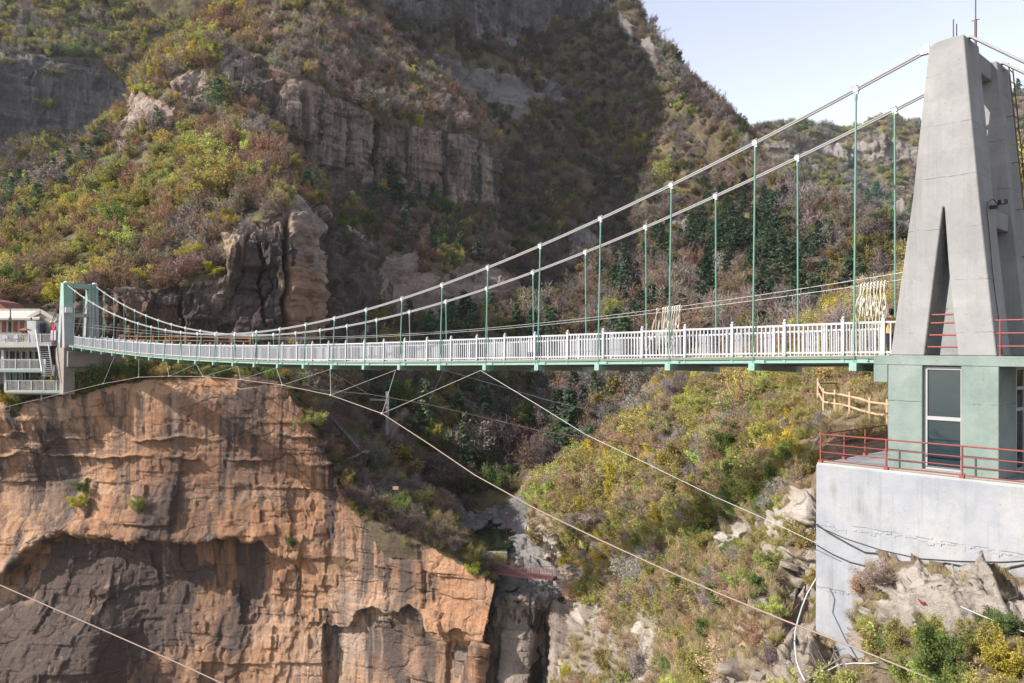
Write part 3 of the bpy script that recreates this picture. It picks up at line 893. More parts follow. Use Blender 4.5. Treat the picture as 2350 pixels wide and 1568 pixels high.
for v in (.04, WB - .04):
    mb = MB()
    w = .05
    for a, b in zip(ks[:-1], ks[1:]):
        for z0, z1, vo in ((0, .02, .09), (.145, .165, .09), (.02, .145, .02)):
            mb.hexa([B(k * SP, v + s * vo, zg(k) + tilt(v) + z) for z in (z0, z1) for k, s in ((a, -1), (b, -1), (b, 1), (a, 1))])
    mb.build('edge_girder', M_green, bridge)
mb = MB()
for a, b in zip(ks[:-1], ks[1:]):
    mb.hexa([B(k * SP, v, zfl(k) + tilt(v) + z) for z in (-.075, -.02) for k, v in ((a, -.04), (b, -.04), (b, WB + .04), (a, WB + .04))])
mb.build('deck_floor', M_deck, bridge)
mb = MB()
for v in (WB * .35, WB * .65):
    for a, b in zip(ks[:-1], ks[1:]):
        mb.hexa([B(k * SP, v + s * .03, zg(k) + tilt(v) + z) for z in (-.005, .1) for k, s in ((a, -1), (b, -1), (b, 1), (a, 1))])
mb.build('stringer', M_beam, bridge)
# thin white conduit slung under the deck
mb = MB()
mb.tube([B(k * SP, WB - .5, zg(k) + tilt(WB - .5) - .035) for k in ks], .028, 5)
mb.build('conduit', M_white, bridge)

# crossbeams with green end blocks, every hanger
NK = 26
cbm = MB()
A3 = MB3.to_4x4()
cbm.box((0, WB / 2, -.14), (.16, WB - .3, .22))
cbm.box((.05, WB / 2, -.03), (.012, .05, .2))
beam_me = cbm.mesh('crossbeam', M_beam)
ebm = MB()
ebm.box((0, 0, -.13), (.24, .5, .26))
ebm.box((-.25, -.1, .06), (.34, .012, .12))
ebm.box((0, -.252, -.12), (.10, .012, .10), Matrix.Rotation(.78, 3, 'Y'))
end_me = ebm.mesh('beam_end', M_green)
hs = Matrix.Shear('XY', 4, (0, 0)) if False else Matrix.Identity(4)
for k in range(NK):
    m = Matrix.Translation(B(k * SP, 0, zg(k))) @ A3 @ Matrix.Rotation(-.033, 4, 'X')
    bm_ = place('crossbeam', beam_me, bridge, m)
    for v in (.05, WB - .05):
        e = place('beam_end', end_me, bm_, m @ Matrix.Translation((0, v, 0)) @ (Matrix.Rotation(math.pi, 4, 'Z') if v > 1 else Matrix.Identity(4)))

# hangers: green rod with a fork and a white clamp above, a thin turnbuckle end below
clm = MB()
clm.box((0, 0, .01), (.17, .12, .17))
clm.box((0, 0, .11), (.19, .05, .06))
clm.box((0, 0, -.11), (.08, .08, .09))
clm_me = clm.mesh('clamp', M_clamp)
clb = MB()
for x in (-.07, 0, .07):
    clb.tube([(x, -.085, .10), (x, .085, .10)], .022, 6)
bolt_me = clb.mesh('bolt', M_bolt)
for v in (-.12, WB + .12):
    vc = 0 if v < 0 else WB
    for k in range(NK):
        zt, zb = zc(k) - .1, zg(k) + tilt(vc) - .1
        va = vc * 1.0
        mb = MB()
        top = B(k * SP, vc, zt - .1)
        bot = B(k * SP, vc - .11 if vc == 0 else vc + .11, zb)
        ln = (top - bot).length
        zs = bot + (top - bot) * min(.46, 1.25 / max(ln, .1)) if ln > 2.2 else bot + (top - bot) * .5
        mb.tube([bot, bot + (zs - bot) * .55, bot + (zs - bot) * .57, zs], [.018, .018, .030, .030] if ln > 1.5 else .02, 6)
        mb.tube([zs, top], .034 if ln > 1.5 else .026, 7)
        mb.tube([top - (top - bot).normalized() * .12, top + Vector((0, 0, .1))], [.05, .038], 7)
        h = mb.build('hanger', M_dgreen, bridge)
        sl = (zc(k + .1) - zc(k - .1)) / (.2 * SP)
        m = Matrix.Translation(B(k * SP, vc, zc(k))) @ A3 @ Matrix.Rotation(-math.atan(sl), 4, 'Y')
        cl_ = place('clamp', clm_me, h, m)
        if k < 12:
            bb = bpy.data.objects.new('bolt', bolt_me); COL.objects.link(bb)
            bb.parent = h; bb.matrix_parent_inverse = parent_matrix(h).inverted(); bb.matrix_basis = m

# railings
PS = .568
pk = [-.24] + [.119 + PS * i for i in range(45)]
pm = MB()
pm.box((0, 0, .60), (.11, .11, 1.12))
pm.box((0, 0, 1.175), (.13, .13, .03))
pm.ball((0, 0, 1.235), .06)
post_w = pm.mesh('railing_post', M_white)
pm = MB()
pm.box((0, 0, -.11), (.115, .125, .30))
post_g = pm.mesh('post_foot', M_green)
L = PS * SP
rm = MB()
rm.box((L / 2, 0, 1.05), (L - .10, .06, .07))
rm.box((L / 2, 0, .09), (L - .10, .05, .055))
for i in range(11):
    rm.box((.05 + (i + 1) * (L - .1) / 12, 0, .53), (.042, .042, .98))
pan_me = rm.mesh('railing_panel', M_white)
for v in (.06, WB - .06):
    for i, k in enumerate(pk):
        z = zfl(k) + tilt(v)
        m = Matrix.Translation(B(k * SP, v, z)) @ A3
        po = place('railing_post', post_w, bridge, m)
        pf = bpy.data.objects.new('post_foot', post_g); COL.objects.link(pf)
        pf.parent = po; pf.matrix_parent_inverse = parent_matrix(po).inverted(); pf.matrix_basis = m
        if i + 1 < len(pk):
            k2 = pk[i + 1]
            s = (zfl(k2) - zfl(k)) / ((k2 - k) * SP)
            sx = (k2 - k) / PS
            m = Matrix.Translation(B(k * SP, v, z)) @ A3 @ Matrix(((sx, 0, 0, 0), (0, 1, 0, 0), (s * sx, 0, 1, 0), (0, 0, 0, 1)))
            place('railing_panel', pan_me, bridge, m)

# last short bay against the near tower
mb = MB()
for z in (.09, 1.05):
    mb.bar(B(-.24 * SP - .05, .06, zfl(-.24) + z), B(-.24 * SP - .62, .06, zfl(-.24) + z), .05, .06)
for q in (.22, .42, .6):
    mb.bar(B(-.24 * SP - q, .06, zfl(0) + .05), B(-.24 * SP - q, .06, zfl(0) + 1.05), .042, .042)
mb.build('railing_panel', M_white, bridge)

mb = MB()
u_, z_ = on_plane(1213, 770, .12)
mb.hexa([B(u, v, z) for z in (z_ - .78, z_ - .03) for u, v in ((u_, .10), (u_ - .55, .10), (u_ - .55, .12), (u_, .12))])
tag(mb.build('notice_board', paint('pale_board', (.72, .68, .70), .5, .1)), 'pale blank notice board fixed inside the white bridge railing', 'sign')

# ---- wind guy ropes under the deck
def dpt(px, py, d): return PV(px, py, d)


near = [(-130, 966, 91), (0, 937, 86), (100, 914, 83), (236.5, 881, 78), (318, 866, 73), (388, 863.5, 69), (466, 864.6, 64), (552, 871.5, 59), (648, 884, 54), (759, 907, 48), (877, 949.5, 42)]
tail = [(980, 1016, 37.6), (1089, 1090, 34), (1230, 1168, 30.4), (1377, 1239.5, 27.3), (1520, 1305, 24.8), (1640, 1358, 23), (1800, 1424, 21), (1950, 1482, 19.4), (2160, 1568, 17.4), (2420, 1668, 15.2)]
guy = empty('wind_guy_rope', PV(877, 949.5, 42), 'rusty wind guy rope hung in angled bays below the near edge of the footbridge', 'rope', 'wind guy ropes under the footbridge')
mb = MB()
mb.tube([dpt(*q) for q in near + tail], .024, 6)
mb.build('main_rope', M_rust, guy)


def deck_low(px, py, v=0.0):
    u, z = on_plane(px, py, v)
    return B(u, v, zg(u / SP) - .27 + tilt(v))


tops = [(263, 824), (319, 819), (381, 825), (450, 829), (546, 836), (634, 837), (757.7, 841.5), (908, 842.8)]
nodes = near[3:]
M_tie = paint('pale_tie_wire', (0.36, 0.36, 0.34), 0.5, 0.2)
for (tx, ty), q in zip(tops, nodes):
    mb = MB()
    mb.tube([deck_low(tx, ty), dpt(*q)], .013, 5)
    mb.ball(dpt(*q), .08, 6, 4)
    mb.build('tie', M_tie, guy)
tops2 = tops + [(1103, 844.4)]
for i, q in enumerate(nodes):
    if i >= 2:
        mb = MB()
        mb.tube([dpt(*q), deck_low(*tops2[i + 1])], .012, 4)
        mb.build('brace_wire', M_wire, guy)
stay = empty('deck_stay_cable', deck_low(1103, 844.4), 'thin pale stay cable running from the underside of the deck down to the concrete wall', 'cable')
mb = MB()
mb.tube([deck_low(1103, 844.4), dpt(1230, 927, 34), dpt(1345, 998, 31.2), dpt(1480, 1062, 29.2), dpt(1640, 1140, 27.3), dpt(1760, 1193, 26.2), dpt(1874, 1247, 24.9)], .013, 5)
mb.build('cable', M_tie, stay)

far = [(440, 846, 74), (552.5, 893.6, 66), (581, 890, 64.5), (638.8, 889, 61.5), (724.6, 894, 57.5), (846, 904.5, 53.5), (982.5, 928, 50.5), (1247.7, 991, 52), (1491, 1024, 56), (1610, 1042, 57)]
guy2 = empty('wind_guy_rope', PV(982, 928, 50.5), 'thinner wind guy rope below the far edge of the footbridge, dipping into the shaded gorge', 'rope', 'wind guy ropes under the footbridge')
mb = MB()
mb.tube([dpt(*q) for q in far], .034, 5)
mb.build('main_rope', M_rust, guy2)
for a, q in [((574, 852), 3), ((654, 853), 4), ((751, 850), 5), ((1016, 850), 6)]:
    mb = MB()
    mb.tube([deck_low(a[0], a[1], WB), dpt(*far[q])], .014, 4)
    mb.build('brace_wire', M_wire, guy2)
mb = MB()
mb.tube([deck_low(1031, 849, WB), dpt(1262, 920, 45), dpt(1500, 975, 49), dpt(1640, 1003, 52)], .016, 4)
mb.build('brace_wire', M_wire, guy2)

fc = MB()
fc.tube([dpt(-150, 1277, 44), dpt(0, 1343, 40), dpt(250, 1452, 36), dpt(420, 1527, 33.5), dpt(560, 1592, 31.5), dpt(800, 1705, 29)], .026, 6)
tag(fc.build('rusty_cable', M_rust), 'single rusty cable slanting across in front of the dark stained cliff face', 'cable')

# ---- two thin zip lines above the deck
def wire(pts, v, label):
    uz = np.array([on_plane(x, y, v) for x, y in pts])
    c = np.polyfit(uz[:, 0], uz[:, 1], 3)
    us = np.linspace(uz[:, 0].min() - .6, uz[:, 0].max() + 1, 70)
    mb = MB()
    mb.tube([B(u, v, np.polyval(c, u)) for u in us], .012, 5)
    tag(mb.build('zip_line', M_wire), label, 'cable', 'zip lines above the deck')
    return lambda u: float(np.polyval(c, u))


wA = wire([(2065, 630), (1730, 677), (1434, 713), (1348, 731.6), (1084, 762), (574, 771), (258, 752), (172, 742)], 2.2, 'upper of the two thin steel wires strung above the bridge deck')
wB = wire([(2055, 649), (1732, 686), (1434, 720), (1348, 737), (1084, 766), (574, 776), (258, 758), (172, 748)], 1.3, 'lower of the two thin steel wires strung above the bridge deck')

# rope slings hung on the wires
M_rope = paint('cream_rope', (0.52, 0.47, 0.39), 0.9, 0.4, (.4, .3, .2), 6)
M_pul = paint('pulley', (0.66, 0.6, 0.52), 0.5, 0.6, (.35, .12, .06), 9)


def slings(px0, px1, n, wf, v, drop, label, slant=0.0, cat='rope slings', seed=1):
    R = random.Random(seed)
    u0 = on_plane(px0, 700, v)[0]
    u1 = on_plane(px1, 700, v)[0]
    root = empty('rope_sling_bunch' if n > 1 else 'rope_sling', B((u0 + u1) / 2, v, wf((u0 + u1) / 2)), label, cat)
    for i in range(n):
        u = u0 + (u1 - u0) * (i + .5) / n
        z = wf(u)
        pb = MB()
        pb.tube([B(u - .03, v + .07 * math.cos(a), z - .02 + .07 * math.sin(a)) for a in np.linspace(0, 6.28, 9)], .024, 5)
        pb.box(B(u, v, z - .11), (.05, .05, .08))
        pb.build('pulley', M_pul, root)
        rb = MB()
        for q in range(2):
            ln = drop * R.uniform(.4, 1.0)
            du, dv = R.uniform(-.1, .1), R.uniform(-.12, .12)
            a = B(u, v, z - .14)
            pts = []
            for t_ in np.linspace(0, 1, 9):
                pts.append(a + Vector(UH) * (du * t_ + slant * t_ * ln + .03 * math.sin(t_ * 7 + q)) + Vector(VH) * (dv * t_) - Vector((0, 0, ln * t_)))
            e = pts[-1]
            for t_ in np.linspace(0, 1, 7)[1:]:
                pts.append(e + Vector(UH) * (.07 * math.sin(t_ * 3.14) + .02 + slant * -.3 * t_) + Vector((0, 0, ln * .75 * t_)))
            rb.tube(pts, .0135, 5)
            if q == 0:
                rb.ball(a + Vector(UH) * (slant * ln * .6) - Vector((0, 0, ln * .62)), .055, 6, 5, 1.6)
        rb.build('rope', M_rope, root)
    return root


slings(1972, 2034, 8, wB, 1.3, 1.55, 'bunch of cream rope slings on the wire beside the person at the near tower', seed=3)
slings(1973, 1979, 1, wB, 1.3, 1.75, 'single cream rope sling hanging straight from the wire by the last hanger', seed=4)
slings(1520, 1563, 8, wA, 2.2, 1.9, 'bunch of cream rope slings hanging over the railing near mid right span', .12, seed=5)
slings(1505, 1512, 1, wA, 2.2, 2.1, 'single cream rope sling slanting over the railing beside the second bunch', .28, seed=6)
# ================================================================ towers, base room, retaining wall
M_conc = concrete('tower_concrete', (0.262, 0.256, 0.25), (0.12, 0.11, 0.10), None, .6, 1.55)
M_wall = concrete('retaining_concrete', (0.27, 0.285, 0.32), (0.14, 0.13, 0.12), (0.355, 0.34, 0.32), 1.0, 2.1)
M_gwall = concrete('green_washed_concrete', (0.165, 0.218, 0.19), (0.10, 0.12, 0.105), (0.26, 0.285, 0.265), .4, 2.6)
M_red = paint('red_oxide_paint', (0.21, 0.055, 0.045), 0.5, 0.35, (0.35, 0.2, 0.16), 4)
M_frame = paint('white_window_frame', (0.30, 0.30, 0.295), 0.4, 0.45, (.35, .25, .18), 5)
t = NT('window_glass')
M_glass = t.surf((0.012, 0.024, 0.03), 0.05, 0.0, t.bump(t.noise(t.coord(), 1.2, 3, .5), .12, .05), 0.4)
t = NT('dark_interior')
M_dark = t.surf((0.03, 0.035, 0.035), 0.9)
M_iron = paint('rusty_iron', (0.13, 0.09, 0.07), 0.8, .5, (.2, .09, .05), 6)
M_black = paint('black_rubber', (0.03, 0.03, 0.032), 0.6, .2)

VN, TH = -.45, 1.34
VF = 2.62          # near face of the far leg


def uz(pts, v): return [on_plane(x, y, v) for x, y in pts]


tower = empty('bridge_tower', B(*on_plane(2170, 818, VN)[:1], WB / 2, 0), 'tall grey concrete bridge tower of two slit tapering legs beside the sky', 'bridge tower')
leg_px = [(2043.5, 820), (2094.4, 459), (2132, 99), (2150, 92), (2211.5, 77.8), (2247.5, 459), (2287, 822), (2199.3, 820), (2189, 728), (2180.5, 648), (2178, 622), (2167.5, 474.5), (2163.5, 474.5), (2120.5, 820)]
LG = uz(leg_px, VN)
LG = [(u, (0.0 if 800 < q[1] < 830 else z)) for (u, z), q in zip(LG, leg_px)]
zt = LG[3][1]
LG[2] = (LG[2][0], LG[4][1] - .12)
LG[3] = (LG[3][0], LG[4][1] - .02)
for v in (VN, VF):
    mb = MB()
    mb.prism([B(u, v, z) for u, z in LG], VH * TH)
    mb.build('leg', M_conc, tower, bevel=.025)
utL, utR, zT = LG[2][0], LG[4][0], LG[4][1]
mb = MB()
bbox(mb, utL - .15, utR + .14, VN + TH, VF, zT - .62, zT - .03)
mb.build('top_beam', M_conc, tower, bevel=.02)
uL2, uR2 = on_plane(2092, 470, VN)[0], on_plane(2249, 470, VN)[0]
zB2 = on_plane(2250, 470, VN)[1]
mb = MB()
bbox(mb, uR2 + .10, uR2 + .9, VN + TH, VF, zB2 - .45, zB2 + .08)
mb.build('lower_beam', M_conc, tower, bevel=.02)
mb = MB()
um = (utL + utR) / 2
for v in (0.16, VF + TH / 2):
    mb.ball(B(um, v, zT - .02), .34, 10, 6, .6)
mb.build('saddle_cover', M_conc, tower)
for (x, y0, y1, v, r) in [(2188, 45, 82, .16, .02), (2195.5, 55, 80, .3, .017)]:
    u, z1 = on_plane(x, y0, v)
    mb = MB(); mb.tube([B(u, v, zT - .1), B(u, v, z1)], r, 5)
    mb.build('reinforcing_bar', M_iron, tower)
u, z1 = on_plane(2239, -25, 2.2)
mb = MB(); mb.tube([B(u, 2.2, zT - .1), B(u, 2.2, zT + 1.35)], .04, 6); mb.tube([B(u, 2.2, zT + 1.3), B(u, 2.2, z1)], .022, 5)
mb.tube([B(u + .12, 2.2, zT + 1.32), B(u - .12, 2.2, zT + 1.32)], .015, 5)
mb.build('lightning_rod', M_iron, tower)
# red bars across the slit
for y in (722, 741, 769, 796.5):
    z = on_plane(2160, y, VN)[1]
    mb = MB()
    yy = y
    x0 = np.interp(yy, [474, 820], [2163, 2120]); x1 = np.interp(yy, [648, 820], [2180.5, 2199.5])
    mb.tube([B(on_plane(x0, y, VN)[0] + .1, VN + .12, z), B(on_plane(x1, y, VN)[0] - .06, VN + .12, z)], .03, 6)
    mb.build('guard_bar', M_red, tower)
# big clamp where the near cable enters the leg
mb = MB()
k_ = on_plane(2124, 112, 0)[0] / SP
mb.box(B(k_ * SP, 0, zc(k_)), (.28, .16, .16), MB3)
mb.box(B(k_ * SP - .02, 0, zc(k_) + .14), (.16, .08, .14), MB3)
mb.build('cable_clamp', M_clamp, tower)
# ladder on the landward side of the far leg
mb = MB()
for dv in (0, .42):
    mb.tube([B(np.interp(z, [0, zT], [LG[6][0], utR]) - .18, VF + .55 + dv, z) for z in np.linspace(.3, zT, 8)], .022, 5)
for z in np.arange(.5, zT, .38):
    uu = np.interp(z, [0, zT], [LG[6][0], utR]) - .18
    mb.tube([B(uu, VF + .55, z), B(uu, VF + .97, z)], .016, 5)
    if int(z / .38) % 4 == 0:
        mb.tube([B(uu, VF + .55, z), B(uu + .2, VF + .55, z)], .014, 4)
mb.build('ladder', M_iron, tower)
# flood lamp and its lead
ul = uR2 - .02
mb = MB()
mb.box(B(ul - .30, VN + .95, zB2 + .17), (.20, .16, .13), MB3 @ Matrix.Rotation(.4, 3, 'Z'))
mb.tube([B(ul - .02, VN + .8, zB2 + .02), B(ul - .22, VN + .92, zB2 + .1)], .02, 5)
mb.box(B(ul - .1, VN + .85, zB2 + .03), (.2, .1, .1), MB3)
lamp = mb.build('flood_lamp', M_black, tower)
mb = MB()
pts = [B(ul - .2, VN + .9, zB2 + .08), B(ul - .16, VN + .55, zB2 + .22), B(ul - .06, VN + .38, zB2 + .1)]
for z in np.linspace(zB2 - .1, .05, 9):
    pts.append(B(np.interp(z, [0, zB2], [LG[6][0], uR2]) - .03, VN + .42 + .05 * math.sin(z * 2), z))
mb.tube(pts, .014, 4)
mb.build('lamp_lead', M_black, tower)
# backstays
uA, zA = on_plane(2352, 150, .1)
for v in (0.05, WB):
    for dv in (-.05, .05):
        mb = MB()
        a = B(utL - .3, v + dv, zT + .05); b_ = B(utR - .05, v + dv, zT + .03)
        dd = Vector((0, 0, zA - zT)) + Vector(UH) * (uA - utR)
        mb.tube([B(utL + .1, v + dv, zT - .1), a, b_, b_ + dd, b_ + dd * 6], .045, 6)
        mb.build('backstay', M_cable, tower)

# ---- base room under the tower
ZP = -3.53
VR = VN - .035
room = empty('base_room', B(0, WB / 2, ZP), 'green washed concrete room under the near tower with a tall white framed window', 'building')


def ux(px, py=900, v=VR): return on_plane(px, py, v)[0]


uC, uA0, uW0, uW1, uE = ux(2005, 850), ux(2038), ux(2116.5), ux(2205.5), ux(2292, 1000)
VE = 3.9
mb = MB()
bbox(mb, uA0, uW0, VR, VR + .4, ZP, -.30)
bbox(mb, uW1, uE, VR, 1.15, ZP, -.30)
bbox(mb, uA0 - .35, uA0 - .003, VR + .4, VE, ZP, -.30)
bbox(mb, uA0, uE + .5, VE - .3, VE, ZP, -.302)
mb.build('wall', M_gwall, room, bevel=.015)
mb = MB()
bbox(mb, uC, uE - 3.4, VR - .012, VE + .05, -.30, -.004)
bbox(mb, uC, uA0 + .01, VR - .012, VE, -.85, -.30)
mb.build('floor_slab', M_gwall, room, bevel=.015)
vw = VR + .17
wf = MB()
zw0, zw1 = ZP + .12, -.33
zm = on_plane(2160, 961, vw)[1]
um1 = uW0 - .10
for a, b_ in ((uW0, uW0 - .10), (uW1 + .055, uW1)):
    bbox(wf, a, b_, vw - .04, vw + .06, zw0, zw1)
bbox(wf, um1, uW1 + .055, vw - .04, vw + .06, zw1 - .09, zw1)
bbox(wf, um1, uW1 + .055, vw - .04, vw + .06, zw0, zw0 + .09)
bbox(wf, um1, uW1 + .055, vw - .04, vw + .06, zm - .05, zm + .06)
win = wf.build('window', M_frame, room)
gp = MB(); bbox(gp, um1, uW1 + .055, vw + .005, vw + .02, zw0 + .09, zw1 - .09)
gp.build('pane', M_glass, win)
sb = MB(); bbox(sb, uW0 + .1, uW1 - .1, VR - .06, VR + .2, ZP + .005, ZP + .12)
sb.build('sill', M_conc, win)
# glazed doors on the landward side
df = MB()
ud = uE + .25
v0, v1 = 1.15, VE - .3
for v in np.linspace(v0 + .05, v1 - .05, 4):
    bbox(df, ud - .04, ud + .04, v - .05, v + .05, ZP, -.31)
for z in (ZP + .05, ZP + 1.9, ZP + 2.55, -.36):
    bbox(df, ud - .035, ud + .035, v0, v1, z - .05, z + .05)
dr_ = df.build('glazed_door', M_frame, room)
gp = MB(); bbox(gp, ud - .01, ud + .01, v0, v1, ZP, -.31)
gp.build('pane', M_glass, dr_)
# red rail on the walkway beside the tower
wr = MB()
ur0 = ux(2290, 780)
zr = [on_plane(2300, y, VN + .1)[1] for y in (735, 765, 795)]
for z in zr:
    wr.tube([B(ur0 + .12, VN + .1, z), B(ur0 - 3.2, VN + .1, z)], .026, 6)
for u in (ur0 - .02, ur0 - 1.7, ur0 - 3.1):
    wr.tube([B(u, VN + .1, 0), B(u, VN + .1, zr[0])], .03, 6)
tag(wr.build('walkway_railing', M_red), 'red pipe railing on the walkway landward of the concrete tower', 'railing')

# ---- concrete retaining wall carrying the platform
VW = -1.08
uK = on_plane(1872.5, 1066, VW)[0]
mb = MB()
bbox(mb, uK, uK - 12, VW, 6.5, -13, ZP - .004)
wall = mb.build('retaining_wall', M_wall, bevel=.03)
tag(wall, 'pale grey concrete retaining wall with a platform, standing under the base room', 'retaining wall')
R_ = np.random.default_rng(3)
for zz, u0_, u1_ in ((-5.42, uK - .2, uK - 11.5), (-7.5, uK - .05, uK - 2.6)):
    mb = MB()
    u = u0_
    zq = zz
    while u > u1_:
        du = R_.uniform(.03, .11)
        zq = zz + .93 * (zq - zz) + R_.normal(0, .014)
        if R_.uniform() < .93:
            h_ = R_.uniform(.012, .035); dr = R_.uniform(0, .5) ** 3
            bbox(mb, u, u - du, VW - R_.uniform(.008, .03), VW + .02, zq - h_ - dr, zq + h_ * .5)
        u -= du
    mb.build('pour_lip', M_wall, wall)
# edge kerb of broken pale screed on top
mb = MB()
bbox(mb, uK - .03, uK - 11.9, VW + .04, VW + .62, ZP - .01, ZP + .035)
mb.build('screed_edge', concrete('pale_screed', (.42, .39, .35), streak=.2, lines=False), wall)

rail = empty('platform_railing', B(uK, VW, ZP), 'red four bar pipe railing along the edge of the concrete platform', 'railing')
VRl = VW + .12
hb = [.12, .38, .64, .95]
for z, r in zip(hb, (.018, .018, .018, .026)):
    mb = MB(); mb.tube([B(uK - .1, 4.2, ZP + z), B(uK - .1, VRl, ZP + z), B(uK - 11, VRl, ZP + z)], r, 6)
    mb.build('rail', M_red, rail)
pu = [uK - .1, ux(2034, 1040, VRl), ux(2208, 1060, VRl)]
st_ = pu[1] - pu[2]
pu += [pu[2] - st_ * i for i in (1, 2, 3)]
for u in pu:
    mb = MB(); mb.tube([B(u, VRl, ZP), B(u, VRl, ZP + .97)], .03, 6); mb.box(B(u, VRl, ZP + .06), (.12, .12, .12), MB3)
    mb.build('post', M_red, rail)
for v in (.75, 2.4, 4.2):
    mb = MB(); mb.tube([B(uK - .1, v, ZP), B(uK - .1, v, ZP + .97)], .028, 6); mb.box(B(uK - .1, v, ZP + .05), (.12, .12, .1), MB3)
    mb.build('post', M_red, rail)

# cables lying against the wall
def on_wall(px, py, off=.03):
    u, z = on_plane(px, py, VW - off)
    return B(u, VW - off, z)


for pts, r, lab in [([(1874, 1203), (1900, 1222), (1950, 1250), (1985, 1268), (2030, 1272), (2070, 1290), (2100, 1303), (2130, 1300), (2170, 1292), (2230, 1304), (2290, 1312), (2320, 1302), (2350, 1296), (2420, 1300)], .026, 'thick dark cable sagging across the face of the concrete wall'),
                    ([(1874, 1207), (1940, 1236), (2020, 1262), (2110, 1282), (2200, 1288), (2300, 1290), (2400, 1284)], .013, 'thin dark cable running above the thick one on the concrete wall'),
                    ([(1874, 1251), (1910, 1272), (1950, 1290), (2010, 1305)], .02, 'short dark cable ending at the rock under the concrete wall')]:
    mb = MB(); mb.tube([on_wall(*q) for q in pts], r, 5)
    tag(mb.build('wall_cable', M_black), lab, 'cable')

# ---- the far tower: the same shape, green above and grey below
t = NT('far_tower_paint')
v_ = t.coord()
sx = t.n('ShaderNodeSeparateXYZ'); t.l(v_, sx.inputs[0])
nn = t.noise(v_, 1.2, 7, .65)
cg = t.mix(t.val(nn, .3, .7), (0.17, 0.285, 0.225), (0.24, 0.35, 0.285))
cc = t.mix(t.val(nn, .3, .7), (0.22, 0.22, 0.22), (0.30, 0.30, 0.295))
hh = t.math('ADD', sx.outputs[2], t.math('MULTIPLY', nn, .4))
M_ft = t.surf(t.mix(t.val(hh, 5.2, 5.3), cc, cg), .9, 0, t.bump(nn, .4, .05), .2)
UF = on_plane(147, 700, VN)[0]
zfT = zc(KN1) + .12
uMid = KN1 * SP
far_t = empty('bridge_tower', B(uMid, WB / 2, .3), 'smaller looking far bridge tower, green above and bare grey below, on the orange cliff', 'bridge tower')
zb = .05


def far_outline():
    b0, b1 = 1.65, 1.45
    t0, t1 = .62, .55
    return [(uMid - b1, zb), (uMid - t1, zfT), (uMid + t0, zfT), (uMid + b0, zb), (uMid + .55, zb), (uMid + .12, zb + 4.0), (uMid - .02, zb + 4.0), (uMid - .45, zb)]


for v in (VN + .02, WB - .78):
    mb = MB(); mb.prism([B(u, v, z) for u, z in far_outline()], VH * 1.05)
    mb.build('leg', M_ft, far_t, bevel=.02)
mb = MB(); bbox(mb, uMid - .5, uMid + .5, VN + 1.07, WB - .78, zfT - .62, zfT - .02); mb.build('top_beam', M_ft, far_t)
mb = MB(); bbox(mb, uMid - .85, uMid - .1, VN + 1.07, WB - .78, zfT - 4.1, zfT - 3.65); mb.build('lower_beam', M_ft, far_t)
mb = MB()
for v in (0, WB): mb.ball(B(uMid, v, zfT + .05), .3, 8, 6, .6)
mb.build('saddle_cover', M_clamp, far_t)
mb = MB(); mb.box(B(uMid - 1.33, VN + .45, 4.55), (.25, .75, .65), MB3); mb.build('flood_lamp', M_clamp, far_t)
mb = MB()
for dv in (0, .4): mb.tube([B(uMid - np.interp(z, [zb, zfT], [1.5, .6]), WB - .5 + dv, z) for z in (zb, zfT)], .02, 4)
for z in np.arange(zb, zfT, .4): mb.tube([B(uMid - np.interp(z, [zb, zfT], [1.5, .6]), WB - .5 + d_, z) for d_ in (0, .4)], .015, 4)
mb.build('ladder', M_iron, far_t)
for v in (0, WB):
    for dv in (-.08, .08):
        mb = MB(); mb.tube([B(uMid, v + dv, zfT + .05), B(uMid + 9, v + dv, 1.0)], .05, 5)
        mb.build('backstay', M_iron, far_t)
# masonry pier carrying it
mb = MB()
bbox(mb, uMid - 1.75, uMid + 1.9, VN - .1, .7, -5.5, .048)
bbox(mb, uMid - 1.70, uMid + 1.9, .702, WB + .5, -2.9, .046)
bbox(mb, uMid - 2.3, uMid - 1.752, VN + .2, WB, -2.2, -.35)
pier = mb.build('tower_pier', concrete('pier_concrete', (.235, .205, .18), (.2, .18, .16), None, .5, 1.4), bevel=.03)
tag(pier, 'grey concrete pier under the far green and grey tower', 'pier')
# ================================================================ vegetation
M_leaf = leafmat('leaf', 0.35)
M_twig = leafmat('twig', 0.0, 0.45)
M_wood = paint('bark', (0.13, 0.105, 0.09), 0.95, 0.3, (0.06, 0.05, 0.045), 3)


def rot_between(d):
    """two unit vectors perpendicular to each row of d"""
    a = np.where(np.abs(d[:, 2:3]) < 0.9, np.array([[0, 0, 1.0]]), np.array([[1.0, 0, 0]]))
    x = np.cross(d, a)
    x /= np.linalg.norm(x, axis=1, keepdims=True) + 1e-9
    return x, np.cross(d, x)


def blades(p0, p1, w, R):
    """thin tapering blades p0->p1: quads that narrow to the tip, each turned its own way"""
    d = p1 - p0
    d = d / (np.linalg.norm(d, axis=1, keepdims=True) + 1e-9)
    x, y = rot_between(d)
    an = R.uniform(0, np.pi, len(d))[:, None]
    s = x * np.cos(an) + y * np.sin(an)
    w = np.asarray(w)[:, None] if np.ndim(w) else w
    v = np.stack([p0 - s * w, p0 + s * w, p1 + s * w * .3, p1 - s * w * .3], 1).reshape(-1, 3)
    return v


